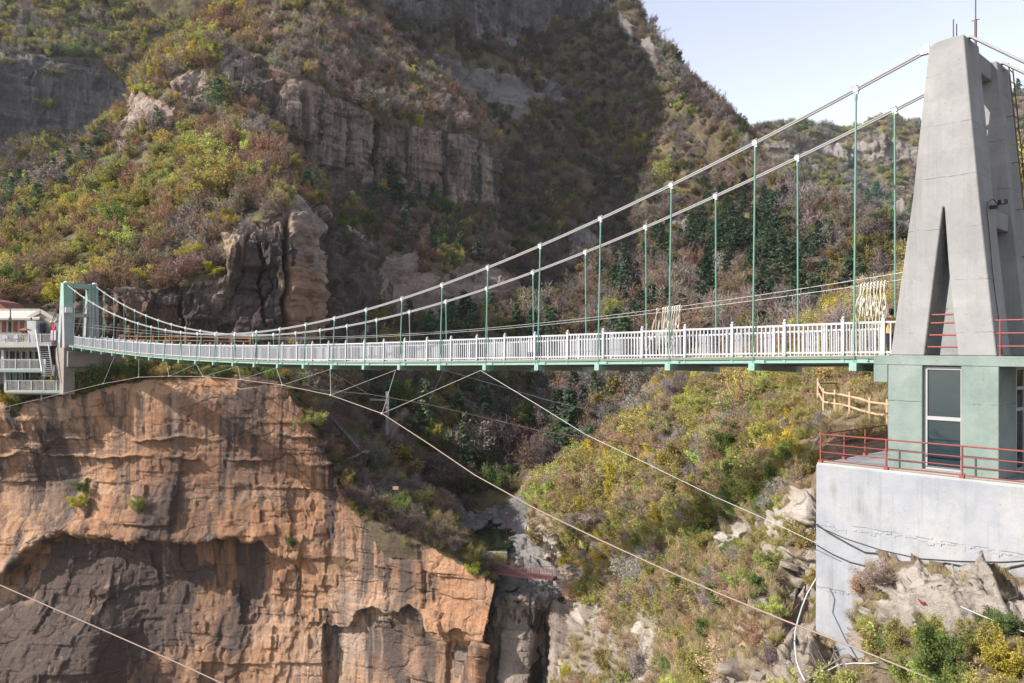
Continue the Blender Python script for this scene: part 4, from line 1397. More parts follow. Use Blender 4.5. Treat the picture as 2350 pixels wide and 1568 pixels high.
def leaves(c, size, R, up=0.3):
    n = len(c)
    a = R.normal(size=(n, 3))
    a /= np.linalg.norm(a, axis=1, keepdims=True)
    a[:, 2] += up
    x, y = rot_between(a / np.linalg.norm(a, axis=1, keepdims=True))
    an = R.uniform(0, 2 * np.pi, n)[:, None]
    u, v = x * np.cos(an) + y * np.sin(an), y * np.cos(an) - x * np.sin(an)
    s = (size * R.uniform(.6, 1.3, n))[:, None]
    return np.stack([c - u * s, c - v * s * .6, c + u * s, c + v * s * .6], 1).reshape(-1, 3)


def assemble(name, groups):
    """groups: (quad verts (4n,3), material, per-quad var)"""
    V, Fq, mi, var, mats = [], [], [], [], []
    b = 0
    for q, m, vr in groups:
        n = len(q) // 4
        V.append(q)
        Fq.append(np.arange(4 * n).reshape(n, 4) + b)
        if m not in mats: mats.append(m)
        mi += [mats.index(m)] * n
        var.append(np.repeat(vr, 4))
        b += 4 * n
    me = mesh_np(name, np.concatenate(V), np.concatenate(Fq), mats, mi)
    fattr(me, 'var', np.concatenate(var))
    return me


def shrub_parts(seed, limbs=8, tw=26, spread=55, leafn=8, leafs=.035, w=.007, curl=.25, up=.35, limb_w=.014):
    """a shrub about 1 high and 1.3 wide: limbs from one foot, twigs, leaves. returns quads (limbs), (twigs), (leaves)"""
    R = np.random.default_rng(seed)
    L0, L1, T0, T1, LV, LC = [], [], [], [], [], []
    for i in range(limbs):
        az = 2 * np.pi * (i + R.uniform(-.4, .4)) / limbs
        an = np.radians(R.uniform(6, spread))
        ln = R.uniform(.55, .95) * (1 - .15 * an)
        d = np.array([np.sin(an) * np.cos(az), np.sin(an) * np.sin(az), np.cos(an)])
        p = np.array([R.normal(0, .03), R.normal(0, .03), -0.06])
        pts = [p]
        for k in range(4):
            d = d + R.normal(0, .13, 3) + np.array([0, 0, .05])
            d /= np.linalg.norm(d)
            p = p + d * ln / 4
            pts.append(p)
        pts = np.array(pts)
        L0.append(pts[:-1]); L1.append(pts[1:])
        t = np.sort(R.uniform(.9, 4, tw))
        k = np.minimum(t.astype(int), 3)
        base = pts[k] + (pts[k + 1] - pts[k]) * (t - k)[:, None]
        ld = pts[k + 1] - pts[k]
        ld /= np.linalg.norm(ld, axis=1, keepdims=True)
        td = ld * .7 + R.normal(0, .55, (tw, 3)) + np.array([0, 0, up])
        td /= np.linalg.norm(td, axis=1, keepdims=True)
        tl = R.uniform(.14, .34, tw) * (1.1 - .12 * t)
        tip = base + td * tl[:, None]
        T0.append(base); T1.append(tip)
        # side twigs
        m = R.uniform(.3, .9, (tw, 3))
        for q in range(3):
            b2 = base + (tip - base) * m[:, q:q + 1]
            d2 = td + R.normal(0, .5, (tw, 3)) + np.array([0, 0, .2])
            d2 /= np.linalg.norm(d2, axis=1, keepdims=True)
            T0.append(b2); T1.append(b2 + d2 * (tl * R.uniform(.3, .6, tw))[:, None])
        f = R.uniform(.2, 1.05, (tw, leafn))
        lc = base[:, None] + (tip - base)[:, None] * f[..., None] + R.normal(0, .035, (tw, leafn, 3))
        LC.append(lc.reshape(-1, 3))
    L0, L1, T0, T1, LC = map(np.concatenate, (L0, L1, T0, T1, LC))
    nl = len(L0)
    lw = np.tile(np.array([1, .8, .6, .4]), limbs) * limb_w
    lim = np.concatenate([blades(L0, L1, lw, R), blades(L0, L1, lw, R)])
    twg = blades(T0, T1, w * R.uniform(.6, 1.2, len(T0)), R)
    lv = leaves(LC, leafs, R)
    # brighter and duller sprays in clumps
    cl = np.clip(.5 + 1.1 * fbm(LC * 3.2 + seed, 2, seed) + R.normal(0, .13, len(LC)), 0, 1)
    return (lim, R.uniform(.3, .7, len(lim) // 4)), (twg, R.uniform(.2, .9, len(T0))), (lv, cl)


def pine_parts(seed, tiers=11, leafn=17, size=.05, wide=.30):
    R = np.random.default_rng(seed)
    L0, L1, W, LC, LD = [], [], [], [], []
    ax = [np.array([0, 0, -.03])]
    lean = R.normal(0, .03, 2)
    for k in range(8):
        ax.append(np.array([lean[0] * k / 8 + R.normal(0, .005), lean[1] * k / 8 + R.normal(0, .005), (k + 1) / 8]))
    ax = np.array(ax)
    L0.append(ax[:-1]); L1.append(ax[1:]); W.append(np.linspace(.022, .005, 8))
    for i in range(tiers):
        z = .16 + .82 * (i / (tiers - 1)) ** .9
        r = wide * (1.08 - z) ** .75 * R.uniform(.75, 1.15)
        nb = max(4, int(8 * (1.15 - z)))
        for j in range(nb):
            a = 2 * np.pi * (j + R.uniform(-.35, .35)) / nb + i * 1.3
            rr = r * R.uniform(.55, 1.15)
            b = np.array([lean[0] * z, lean[1] * z, z])
            e = b + np.array([rr * np.cos(a), rr * np.sin(a), R.uniform(-.02, .07) + .04 * z])
            L0.append(b[None]); L1.append(e[None]); W.append(np.array([.007]))
            f = R.uniform(.25, 1.05, leafn)
            c = b + (e - b) * f[:, None] + R.normal(0, .028, (leafn, 3)) * np.array([1, 1, .55])
            LC.append(c)
    L0, L1, W, LC = map(np.concatenate, (L0, L1, W, LC))
    lim = np.concatenate([blades(L0, L1, W, R), blades(L0, L1, W, R)])
    lv = leaves(LC, size, R, up=1.2)
    cl = np.clip(.45 + 1.1 * fbm(LC * 4 + seed, 2, seed) + R.normal(0, .15, len(LC)), 0, 1)
    return (lim, R.uniform(.3, .7, len(lim) // 4)), None, (lv, cl)


def bare_parts(seed):
    """a leafless grey tree: trunk, forking boughs and fine twigs"""
    return shrub_parts(seed, limbs=7, tw=30, spread=48, leafn=1, leafs=.012, w=.005, up=.3, limb_w=.02)


PROTO = bpy.data.collections.new('plant_kinds')      # sources for the massed growth; not in the scene itself
KINDS = {}


def proto(kind, parts):
    lim, tw, lv = parts
    g = [(lim[0], M_wood, lim[1])]
    if tw is not None: g.append((tw[0], M_twig, tw[1]))
    if lv is not None: g.append((lv[0], M_leaf, lv[1]))
    me = assemble('growth_' + kind, g)
    o = bpy.data.objects.new('k%03d_%s' % (len(PROTO.objects), kind), me)
    PROTO.objects.link(o)
    KINDS.setdefault(kind, []).append(len(PROTO.objects) - 1)


for i in range(4):   # twiggy, hardly in leaf
    proto('twiggy', shrub_parts(100 + i, 8, 22, 58, 5, .020, .0075))
for i in range(3):   # blossom all along the twigs
    proto('blossom', shrub_parts(120 + i, 8, 20, 60, 13, .027, .007))
for i in range(3):   # young leaves
    proto('leafy', shrub_parts(140 + i, 8, 20, 55, 13, .027, .007))
for i in range(3):
    proto('pine', pine_parts(160 + i, wide=.44))
for i in range(2):
    proto('bare', bare_parts(180 + i))
# the near slope shows finer growth
for i in range(3):
    proto('twiggy_fine', shrub_parts(200 + i, 10, 40, 60, 7, .016, .0045, limb_w=.010))
for i in range(3):
    proto('blossom_fine', shrub_parts(220 + i, 10, 30, 62, 16, .020, .0042, limb_w=.010))
for i in range(3):
    proto('leafy_fine', shrub_parts(240 + i, 10, 32, 60, 16, .021, .0042, limb_w=.010))


def tuft(seed):
    R = np.random.default_rng(seed)
    n = 130
    p0 = R.normal(0, .16, (n, 3)) * np.array([1, 1, 0])
    d = R.normal(0, .45, (n, 3)) + np.array([0, 0, 1])
    p1 = p0 + d / np.linalg.norm(d, axis=1, keepdims=True) * R.uniform(.4, 1.0, n)[:, None]
    return (blades(p0, p1, .012, R), R.uniform(.2, .9, n)), None, None


def proto_tuft(kind, parts):
    me = assemble('growth_' + kind, [(parts[0][0], M_leaf, parts[0][1])])
    o = bpy.data.objects.new('k%03d_%s' % (len(PROTO.objects), kind), me)
    PROTO.objects.link(o)
    KINDS.setdefault(kind, []).append(len(PROTO.objects) - 1)


for i in range(3):
    proto_tuft('tuft', tuft(300 + i))

TINT = dict(dark=(.11, .09, .08), rust=(.25, .145, .09), plum=(.22, .155, .14), grey=(.28, .245, .22), olive=(.30, .27, .09), yellow=(.46, .375, .06), lime=(.36, .38, .11),  # dark: shade of the gorge put into the plant colour
            green=(.12, .165, .045), pine=(.095, .145, .085), pale=(.40, .325, .285), straw=(.36, .29, .17), tan=(.34, .24, .14))


def gn_tree():
    ng = bpy.data.node_groups.new('set_out_plants', 'GeometryNodeTree')
    ng.interface.new_socket('Geometry', in_out='INPUT', socket_type='NodeSocketGeometry')
    ng.interface.new_socket('Geometry', in_out='OUTPUT', socket_type='NodeSocketGeometry')
    N = ng.nodes
    gi, go = N.new('NodeGroupInput'), N.new('NodeGroupOutput')
    ci = N.new('GeometryNodeCollectionInfo')
    ci.inputs['Collection'].default_value = PROTO
    ci.inputs['Separate Children'].default_value = True
    ci.inputs['Reset Children'].default_value = True
    ip = N.new('GeometryNodeInstanceOnPoints')
    ip.inputs['Pick Instance'].default_value = True

    def na(name, typ):
        a = N.new('GeometryNodeInputNamedAttribute')
        a.data_type = typ
        a.inputs['Name'].default_value = name
        return [s for s in a.outputs if s.name == 'Attribute' and s.enabled][0]
    L = ng.links
    mp = N.new('GeometryNodeMeshToPoints')
    L.new(gi.outputs[0], mp.inputs['Mesh'])
    L.new(mp.outputs[0], ip.inputs['Points'])
    L.new(ci.outputs[0], ip.inputs['Instance'])
    L.new(na('kind_index', 'INT'), ip.inputs['Instance Index'])
    L.new(na('turn', 'FLOAT_VECTOR'), ip.inputs['Rotation'])
    L.new(na('size', 'FLOAT_VECTOR'), ip.inputs['Scale'])
    L.new(ip.outputs[0], go.inputs[0])
    return ng


GN = gn_tree()


def growth(name, pts, kind, size, tint, label, tilt=None):
    """ONE stuff object: plants set out on points"""
    n = len(pts)
    me = bpy.data.meshes.new(name)
    me.vertices.add(n)
    me.vertices.foreach_set('co', np.ascontiguousarray(pts, np.float32).ravel())
    a = me.attributes.new('kind_index', 'INT', 'POINT'); a.data.foreach_set('value', np.asarray(kind, np.int32))
    t = np.zeros((n, 3)); t[:, 2] = rng.uniform(0, 6.28, n); t[:, :2] = rng.normal(0, .1, (n, 2))
    if tilt is not None: t[:, :2] += tilt
    a = me.attributes.new('turn', 'FLOAT_VECTOR', 'POINT'); a.data.foreach_set('vector', t.astype(np.float32).ravel())
    a = me.attributes.new('size', 'FLOAT_VECTOR', 'POINT'); a.data.foreach_set('vector', np.asarray(size, np.float32).ravel())
    a = me.attributes.new('tint', 'FLOAT_COLOR', 'POINT')
    a.data.foreach_set('color', np.concatenate([tint, np.ones((n, 1))], 1).astype(np.float32).ravel())
    me.update()
    o = link(name, me)
    m = o.modifiers.new('plants', 'NODES')
    m.node_group = GN
    return tag(o, label, None, kind='stuff')


def pick(layer_name, n, veg=True, up_min=-.2, box=(-160, -140, 2500, 1680), rockshare=0.0, poly=None, facing=True):
    L = LAYERS[layer_name]
    w = L['area'] * np.clip((1 - L['rock']) + rockshare, 0, 1)
    c = L['V'][L['F']].mean(1)
    px, py = proj(c)
    w = w * (px > box[0]) * (py > box[1]) * (px < box[2]) * (py < box[3]) * (np.abs(L['n'][:, 2]) > up_min)
    if facing:
        w = w * ((L['n'] * c).sum(1) * np.sign(L['n'][:, 2] + 1e-6) < np.linalg.norm(c, axis=1) * .45)
    if poly is not None: w = w * inpoly(px, py, poly)
    w = w / w.sum()
    f = rng.choice(len(w), n, p=w)
    a, b = rng.uniform(size=(2, n, 1))
    V, Q = L['V'], L['F'][f]
    p = (V[Q[:, 0]] * (1 - a) + V[Q[:, 1]] * a) * (1 - b) + (V[Q[:, 3]] * (1 - a) + V[Q[:, 2]] * a) * b
    return p


def choose(px, py, zones, base, s=0, sc=60):
    """mixture of (kind, tint) by place in the photograph: zones = (poly, weight table)"""
    n = len(px)
    names = sorted(set(k for z in [base] + [q[1] for q in zones] for k in z))
    Wt = np.tile(np.array([base.get(k, 0) for k in names], float), (n, 1))
    for po, tab in zones:
        m = inpoly(px + rng.normal(0, 14, n), py + rng.normal(0, 12, n), po)
        Wt[m] = np.array([tab.get(k, 0) for k in names], float)
    # growth stands in drifts: weights swell and shrink from place to place
    for i, k in enumerate(names):
        nz = noise2(px, py, sc, 31 + i + s)
        Wt[:, i] *= np.exp(nz * 9)
    Wt /= Wt.sum(1, keepdims=True)
    cu = Wt.cumsum(1)
    r = rng.uniform(size=(n, 1))
    return np.array(names)[np.minimum((r > cu).sum(1), len(names) - 1)]


SPEC = {  # what each sort of plant is made of
    'rust': ('twiggy', 'rust', 1), 'plum': ('twiggy', 'plum', 1), 'grey': ('twiggy', 'grey', 1), 'olive': ('leafy', 'olive', 1), 'tanb': ('twiggy', 'tan', 1), 'dark': ('twiggy', 'dark', 1),  # the dark sort stands in for shade
    'yellow': ('blossom', 'yellow', .75), 'lime': ('leafy', 'lime', .9), 'green': ('leafy', 'green', .85), 'pine': ('pine', 'pine', 1.15), 'pale': ('twiggy', 'pale', 1), 'bare': ('bare', 'pale', 1.15)}


def plant(name, pts, sorts, size, label, fine=False, mul=(1, 1, 1), var=.16, sink=.05, squash=(0.75, 1.1)):
    n = len(pts)
    kd = np.zeros(n, int); tn = np.zeros((n, 3)); sz = np.zeros(n)
    for k in np.unique(sorts):
        m = sorts == k
        kind, tint, f = SPEC[k]
        if fine and kind + '_fine' in KINDS: kind += '_fine'
        kd[m] = rng.choice(KINDS[kind], m.sum())
        tn[m] = np.array(TINT[tint])
        sz[m] = np.broadcast_to(size, n)[m] * f
    tn = tn * np.array(mul) * np.exp(rng.normal(0, var, (n, 1))) * np.exp(rng.normal(0, .07, (n, 3)))
    s = sz * np.exp(rng.normal(0, .25, n))
    S = np.stack([s * rng.uniform(.85, 1.25, n), s * rng.uniform(.85, 1.25, n), s * rng.uniform(*squash, n)], 1)
    pn = sorts == 'pine'
    S[pn, 2] = s[pn] * rng.uniform(.95, 1.25, pn.sum())
    S[pn, :2] = s[pn, None] * rng.uniform(.9, 1.2, (pn.sum(), 1))
    p = pts.copy()
    p[:, 2] -= sink * s
    return growth(name, p, kd, S, tn, label)


# ---- massed growth, slope by slope
p = pick('left_hillside', 5200, box=(-160, -140, 1260, 1220), rockshare=.0)
px, py = proj(p)
so_ = choose(px, py, [
    ([(-200, 560), (250, 420), (420, 300), (600, 330), (560, 480), (500, 640), (-200, 720)], dict(olive=2.2, lime=1.5, yellow=1.0, rust=1.2, green=.5, tanb=.8)),
    ([(430, 480), (720, 400), (760, 520), (640, 560), (520, 640), (400, 640), (360, 560)], dict(plum=2, rust=2, grey=.8, olive=.5, yellow=.25)),
    ([(250, 280), (330, 140), (460, 40), (620, -60), (740, 0), (620, 180), (500, 110), (430, 260), (300, 330)], dict(rust=1.1, tanb=1.2, olive=1, yellow=.8, lime=.5, grey=.5)),
    ([(620, -80), (800, 0), (1160, 320), (1160, 400), (1080, 310), (780, 240), (600, 180)], dict(pale=2, grey=1.3, rust=1.2, plum=.8, olive=.3)),
    ([(700, 400), (1300, 460), (1300, 1220), (700, 1220)], dict(dark=1.6, plum=.7, grey=.3, green=.9, olive=.4, rust=.3, pine=.2))],  # dark sort deepens this shaded slope: shade put into the tint
    dict(rust=1, olive=1, grey=.6, yellow=.3, plum=.5))
plant('hillside_shrubs', p, so_, 4.3, 'mixed spring shrubs in rust, olive and yellow covering the left ridge', mul=(1.12, 1.1, 1.0))

p = pick('back_mountain', 7600, box=(760, -160, 2140, 1160), rockshare=.05)
px, py = proj(p)
keep = ~((px > 1040) & (px < 1230) & (py > 1150)); p = p[keep]; px = px[keep]; py = py[keep]
so_ = choose(px, py, [
    ([(1380, 150), (1700, 300), (2100, 700), (1900, 700), (1600, 500), (1420, 420)], dict(grey=1.2, pale=.9, rust=.9, olive=.7, yellow=.25, green=.3, lime=.2)),
    ([(1560, 470), (1700, 440), (1980, 600), (1950, 740), (1560, 720)], dict(pine=1.7, green=.5, grey=.7, olive=.4, rust=.6, yellow=.15)),
    ([(1290, 690), (1420, 560), (1720, 640), (2050, 640), (2050, 840), (1290, 840)], dict(tanb=1.5, rust=1.3, grey=1.2, bare=.5, olive=.4, pine=.3)),
    ([(1200, 780), (1700, 780), (1600, 960), (1300, 1100)], dict(grey=1, tanb=1, bare=.4, plum=.6, pine=.3, olive=.3, green=.3))],
    dict(dark=1.5, plum=1.2, grey=.7, olive=.6, green=.8, rust=.3, yellow=.10, pale=.15), 3, 80)  # dark sort outside the sunlit zones: shade put into the tint
plant('mountain_woodland', p, so_, 5.0, 'grey and plum coloured leafless woodland covering the back mountain', mul=(.74, .72, .74))  # whole wood tinted darker to deepen its shade

p = pick('upper_hillside', 3600, box=(-160, -200, 700, 640), rockshare=.05)
px, py = proj(p)
so_ = choose(px, py, [([(-200, 480), (60, 440), (300, 260), (300, 560), (-200, 620)], dict(olive=1, grey=1.5, pale=1, pine=.5, yellow=.4))], dict(olive=1.4, grey=1.4, lime=.7, yellow=.5, plum=.8, green=.5), 5, 70)
plant('upper_hill_woodland', p, so_, 7.0, 'hazy olive and grey woodland on the far upper hillside')

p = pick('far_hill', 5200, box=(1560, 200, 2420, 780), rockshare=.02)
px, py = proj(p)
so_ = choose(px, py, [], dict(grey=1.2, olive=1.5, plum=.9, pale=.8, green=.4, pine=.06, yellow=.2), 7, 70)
plant('far_hill_woodland', p, so_, 8.5, 'hazy grey green woodland covering the far hill', mul=(1.0, 1.15, 1.15), squash=(.6, .85))  # distance haze put into the plant tint, greener and bluer

p = pick('right_slope', 3700, box=(1180, 520, 2800, 1640), rockshare=.03)
px, py = proj(p)
keep = ~((px > 1860) & (py > 1000) & (py < 1320)) & ~((px > 2000) & (px < 2330) & (py < 1100) & (p[:, 1] < 33))
keep &= ~((px > 1860) & (py > 920) & (py < 1010))
keep &= ~((px < 1300) & (py > 1175) & (py < 1420))
keep &= ~((py > 1270) & (px > 1500) & (rng.uniform(size=len(p)) < .62))
p, px, py = p[keep], px[keep], py[keep]
d = p[:, 1]
so_ = choose(px, py, [
    ([(1230, 1110), (1480, 960), (1560, 1080), (1420, 1240), (1300, 1300)], dict(yellow=.8, olive=2.0, tanb=1.4, lime=.8, grey=.4)),
    ([(1500, 1100), (1700, 1030), (1880, 1000), (1880, 1150), (1640, 1280), (1540, 1300)], dict(green=1.0, olive=1.6, lime=.6, yellow=.3, grey=.5, tanb=1.0)),
    ([(1560, 860), (2000, 720), (2060, 820), (1880, 960), (1600, 1040)], dict(olive=2.4, tanb=1.7, lime=.7, yellow=.5, rust=.4, grey=.3)),
    ([(1500, 1280), (1880, 1280), (1880, 1640), (1380, 1640)], dict(tanb=1.8, olive=1.2, green=.35, grey=.5, lime=.3)),
    ([(2000, 1330), (2450, 1330), (2450, 1640), (1960, 1640)], dict(green=1.6, olive=1, lime=.7, yellow=.3, tanb=.3))],
    dict(olive=2.0, tanb=1.6, grey=.5, lime=.5, yellow=.4), 9, 55)
plant('slope_shrubs', p, so_, np.clip(.9 + (d - 22) * .026, .7, 2.3), 'olive, tan and yellow spring shrubs covering the near right slope', fine=True, var=.2, mul=(1.12, 1.10, 1.12))

p = pick('right_slope', 8500, box=(1180, 800, 2450, 1640), rockshare=.12, up_min=.15)
px, py = proj(p)
keep = ~((px > 1860) & (px < 2335) & (py > 1010) & (py < 1300))
p = p[keep]; n = len(p)
t_ = np.array(TINT['straw'])[None] * np.exp(rng.normal(0, .25, (n, 1)))
gm = rng.uniform(size=n) < .25
t_[gm] = np.array(TINT['olive'])
s_ = rng.uniform(.3, .75, n) * np.clip(p[:, 1] / 38, .55, 1.3)
growth('dry_grass', p, rng.choice(KINDS['tuft'], n), np.stack([s_, s_, s_ * rng.uniform(.6, 1.1, n)], 1), t_, 'dry straw coloured grass tufts between the shrubs of the near slope')

p = pick('sandstone_cliff', 1150, box=(-160, 830, 1160, 1330), up_min=.12, rockshare=.01)
px, py = proj(p)
keep = ~((px > 1045) & (py < 1285)); p = p[keep]; px = px[keep]; py = py[keep]
so_ = choose(px, py, [([(120, 780), (680, 780), (680, 900), (120, 900)], dict(green=1.6, olive=1.5, lime=.9, yellow=.6, tanb=.6)),
                      ([(680, 860), (900, 860), (1130, 1330), (700, 1330)], dict(plum=1.3, grey=1.2, tanb=.7, olive=.7, green=.5, yellow=.12))], dict(green=1, olive=1, yellow=.3), 11, 50)
plant('cliff_top_shrubs', p, so_, 2.6, 'green and olive shrubs along the top of the orange cliff', fine=True)
p = pick('sandstone_cliff', 1500, box=(-160, 880, 1160, 1340), up_min=.12, rockshare=.01)
n = len(p); s_ = rng.uniform(.4, 1.0, n)
t_ = np.array(TINT['olive'])[None] * np.exp(rng.normal(-.1, .3, (n, 1)))
growth('cliff_grass', p, rng.choice(KINDS['tuft'], n), np.stack([s_, s_, s_ * .8], 1), t_, 'short grass on the ledges above the orange cliff')

# sparse growth on ledges and clefts of the cliffs behind
p = pick('left_hillside', 190, box=(0, 100, 1200, 830), rockshare=1.0, up_min=.35)
px, py = proj(p)
so_ = choose(px, py, [], dict(plum=1, grey=1, olive=.5, green=.3), 12)
plant('ledge_shrubs', p, so_, 2.2, 'small plum and grey shrubs rooted on the rock ledges')
# ================================================================ things standing on the terrain
def ground(layer_name, px, py):
    L = LAYERS[layer_name]
    if 'pp' not in L: L['pp'] = proj(L['V'])
    x, y = L['pp']
    d2 = (x - px) ** 2 + (y - py) ** 2
    c = np.argsort(d2)[:12]
    c = c[d2[c] < d2[c[0]] + 1.5]
    i = c[np.argmin(L['V'][c, 1])]
    return Vector(L['V'][i])


def fb(mb, px0, px1, py0, py1, d, dep):
    """a box seen straight on: its front at distance d, dep deep"""
    a, b = P(px0, py1, d), P(px1, py0, d)
    x0, x1, z0, z1 = a[0], b[0], a[2], b[2]
    y0, y1 = d, d + dep
    mb.hexa([(x0, y0, z0), (x1, y0, z0), (x1, y1, z0), (x0, y1, z0), (x0, y0, z1), (x1, y0, z1), (x1, y1, z1), (x0, y1, z1)])


# ---------------------------------------------------------------- trees one can tell apart
TREE = {}


def tree_mesh(kind, i):
    if (kind, i) in TREE: return TREE[kind, i]
    if kind == 'pine': lim, tw, lv = pine_parts(400 + i, tiers=10, leafn=22, size=.034, wide=.46)
    elif kind == 'bare': lim, tw, lv = bare_parts(420 + i)
    elif kind == 'twiggy': lim, tw, lv = shrub_parts(440 + i, 10, 40, 58, 8, .016, .0045)
    elif kind == 'blossom': lim, tw, lv = shrub_parts(460 + i, 9, 30, 60, 17, .022, .0045)
    else: lim, tw, lv = shrub_parts(480 + i, 9, 34, 58, 20, .022, .0042)
    tr = assemble('trunk', [(lim[0], M_wood, lim[1])])
    g = ([(tw[0], M_twig, tw[1])] if tw is not None else []) + [(lv[0], M_leaf, lv[1])]
    TREE[kind, i] = (tr, assemble('crown', g))
    return TREE[kind, i]


TN = [0]


def tree(layer_name, px, py, hpx, kind, tint, name, label, cat='tree', group=None, wide=1.0, loc=None, mul=1.0):
    p = loc or ground(layer_name, px, py)
    h = hpx * p.y / F
    R = random.Random(TN[0]); TN[0] += 1
    tr, cr_ = tree_mesh(kind, R.randrange(3))
    e = empty(name, p - Vector((0, 0, .04 * h)), label, cat, group)
    rz = R.uniform(0, 6.28)
    if group: h *= R.uniform(.72, 1.2)
    sc = (h * wide * R.uniform(.9, 1.1), h * wide * R.uniform(.9, 1.1), h * (1.0 if kind == 'pine' else 1.08))
    lx, ly, tv_ = R.uniform(-.07, .07), R.uniform(-.07, .07), np.exp(rng.normal(0, .22 if kind == 'pine' else .1))
    for nm, me in (('trunk', tr), ('crown', cr_)):
        o = bpy.data.objects.new(nm, me); COL.objects.link(o)
        o.parent = e; o.rotation_euler = (lx, ly, rz); o.scale = sc
        tc = np.array(TINT[tint]) * tv_ * mul
        o['tint'] = [float(q) for q in tc]
    return e


for px, py, h in [(-8, 530, 66), (22, 478, 66), (48, 520, 62), (62, 462, 72), (84, 492, 66), (100, 446, 70), (126, 424, 66), (140, 456, 60), (152, 404, 66), (172, 428, 58), (188, 386, 62), (208, 402, 54), (216, 370, 56)]:
    tree('left_hillside', px, py, h, 'pine', 'pine', 'pine_tree', 'dark green pine in the dense cluster down the left flank of the sunlit ridge', 'pine tree', 'pines in the cluster on the left ridge', wide=1.15)
tree('left_hillside', 236, 338, 62, 'pine', 'pine', 'pine_tree', 'lone dark pine standing above the cluster on the left ridge', 'pine tree', wide=1.15)
tree('left_hillside', 500, 252, 72, 'pine', 'pine', 'pine_tree', 'broad dark pine at the foot of the pointed rock crag', 'pine tree', wide=1.5)
tree('left_hillside', 366, 300, 50, 'pine', 'pine', 'pine_tree', 'small pine on the slope left of the pointed rock crag', 'pine tree')
for px, py, h in [(1640, 560, 66), (1672, 606, 76), (1718, 640, 76), (1758, 606, 78), (1800, 640, 86), (1832, 570, 66), (1660, 652, 62), (1850, 636, 74), (1896, 664, 66), (1608, 528, 54), (1946, 632, 56), (1790, 548, 58), (1744, 530, 58), (1702, 492, 48), (1882, 572, 56), (1626, 612, 58), (1690, 556, 60), (1772, 668, 60)]:
    tree('back_mountain', px, py, h, 'pine', 'pine', 'pine_tree', 'dark green pine in the grove behind the right half of the bridge hangers', 'pine tree', 'pines in the grove behind the hangers', wide=1.3)
tree('back_mountain', 1365, 930, 76, 'pine', 'pine', 'pine_tree', 'blue green pine just under the deck right of the long stay cable', 'pine tree', wide=1.2)
tree('back_mountain', 1262, 905, 60, 'pine', 'pine', 'pine_tree', 'dark pine under the deck left of the long stay cable', 'pine tree', wide=1.2)
tree('right_slope', 1460, 985, 48, 'pine', 'pine', 'pine_tree', 'little pine at the upper edge of the sunlit right slope', 'pine tree', wide=1.1)
for px, py, h in [(1536, 704, 70), (1572, 668, 76), (1616, 690, 72), (1496, 715, 60), (1640, 735, 66), (1560, 735, 60)]:
    tree('back_mountain', px, py, h, 'bare', 'pale', 'bare_tree', 'leafless pale grey tree in the thicket above the railing left of the pines', 'tree', 'leafless trees left of the pine grove', wide=1.2)
tree('left_hillside', 430, 545, 74, 'bare', 'pale', 'bare_tree', 'pale leafless tree alone among the yellow green shrubs of the left ridge', wide=.9, mul=1.3)
tree('left_hillside', 560, 545, 62, 'bare', 'grey', 'bare_tree', 'grey leafless tree at the brink above the brown rock pillars', wide=1.1)
for px, py, h, lb in [(935, 268, 68, 'wide pale leafless tree on the brink of the shaded cliff'), (1010, 250, 46, 'pale leafless tree on the ridge right of the widest pale tree'), (1052, 296, 52, 'pinkish leafless tree near the right end of the shaded cliff top'), (868, 150, 46, 'pale tree high on the ridge above the shaded cliff')]:
    tree('left_hillside', px, py, h, 'twiggy', 'pale', 'bare_tree', lb, wide=1.3, mul=1.1)
for px, py, h, lb in [(1482, 80, 42, 'bare tree on the skyline at the top of the back mountain'), (1512, 140, 46, 'bare tree on the skyline just below the mountain top'), (1602, 222, 40, 'bare tree midway down the mountain skyline'), (1634, 264, 40, 'bare tree low on the mountain skyline near the far hill')]:
    tree('back_mountain', px, py, h, 'bare', 'grey', 'bare_tree', lb, wide=1.1)
for px, py, h in [(1440, 18, 44), (1462, 40, 38), (1498, 84, 50), (1524, 112, 42), (1530, 160, 40), (1556, 172, 40), (1576, 190, 44), (1590, 204, 36), (1616, 240, 42), (1650, 276, 40), (1668, 296, 36), (1684, 312, 34), (1456, 62, 44), (1540, 180, 34)]:
    tree('back_mountain', px, py, h, 'bare', 'grey', 'bare_tree', 'small leafless tree along the skyline edge of the back mountain', 'tree', 'leafless trees on the mountain skyline', wide=1.2)
tree('back_mountain', 1560, 176, 26, 'pine', 'pine', 'pine_tree', 'tiny pine on the mountain skyline', 'pine tree', wide=1.3)
tree('back_mountain', 1406, 742, 66, 'leafy', 'lime', 'shrub', 'bright lime green shrub behind the railing left of the middle rope slings', 'shrub', wide=.8)
tree('back_mountain', 1476, 338, 44, 'blossom', 'yellow', 'shrub', 'yellow blossoming shrub high on the sunlit flank of the back mountain', 'shrub')
tree('back_mountain', 1530, 410, 60, 'leafy', 'lime', 'shrub', 'yellow green shrub in the sun below the upper main cable', 'shrub', wide=1.1)
tree('back_mountain', 1345, 1005, 104, 'twiggy', 'tan', 'tree', 'tan leafless tree behind the stay cable at the head of the right slope', wide=.8)
tree('back_mountain', 1502, 915, 92, 'bare', 'plum', 'bare_tree', 'dark thin leafless tree just under the deck above the right slope', wide=.8, mul=.7)
tree('sandstone_cliff', 985, 1232, 44, 'blossom', 'yellow', 'shrub', 'bright yellow bush on the cliff edge beside the lowest stairs', 'shrub', wide=.8)
tree('sandstone_cliff', 1040, 1262, 48, 'twiggy', 'pale', 'shrub', 'pale twiggy bush hanging over the cliff edge above the stream', 'shrub', wide=1.4)
tree('sandstone_cliff', 1092, 1300, 56, 'leafy', 'olive', 'shrub', 'olive bush at the end of the cliff by the little red bridge', 'shrub', wide=1.0)
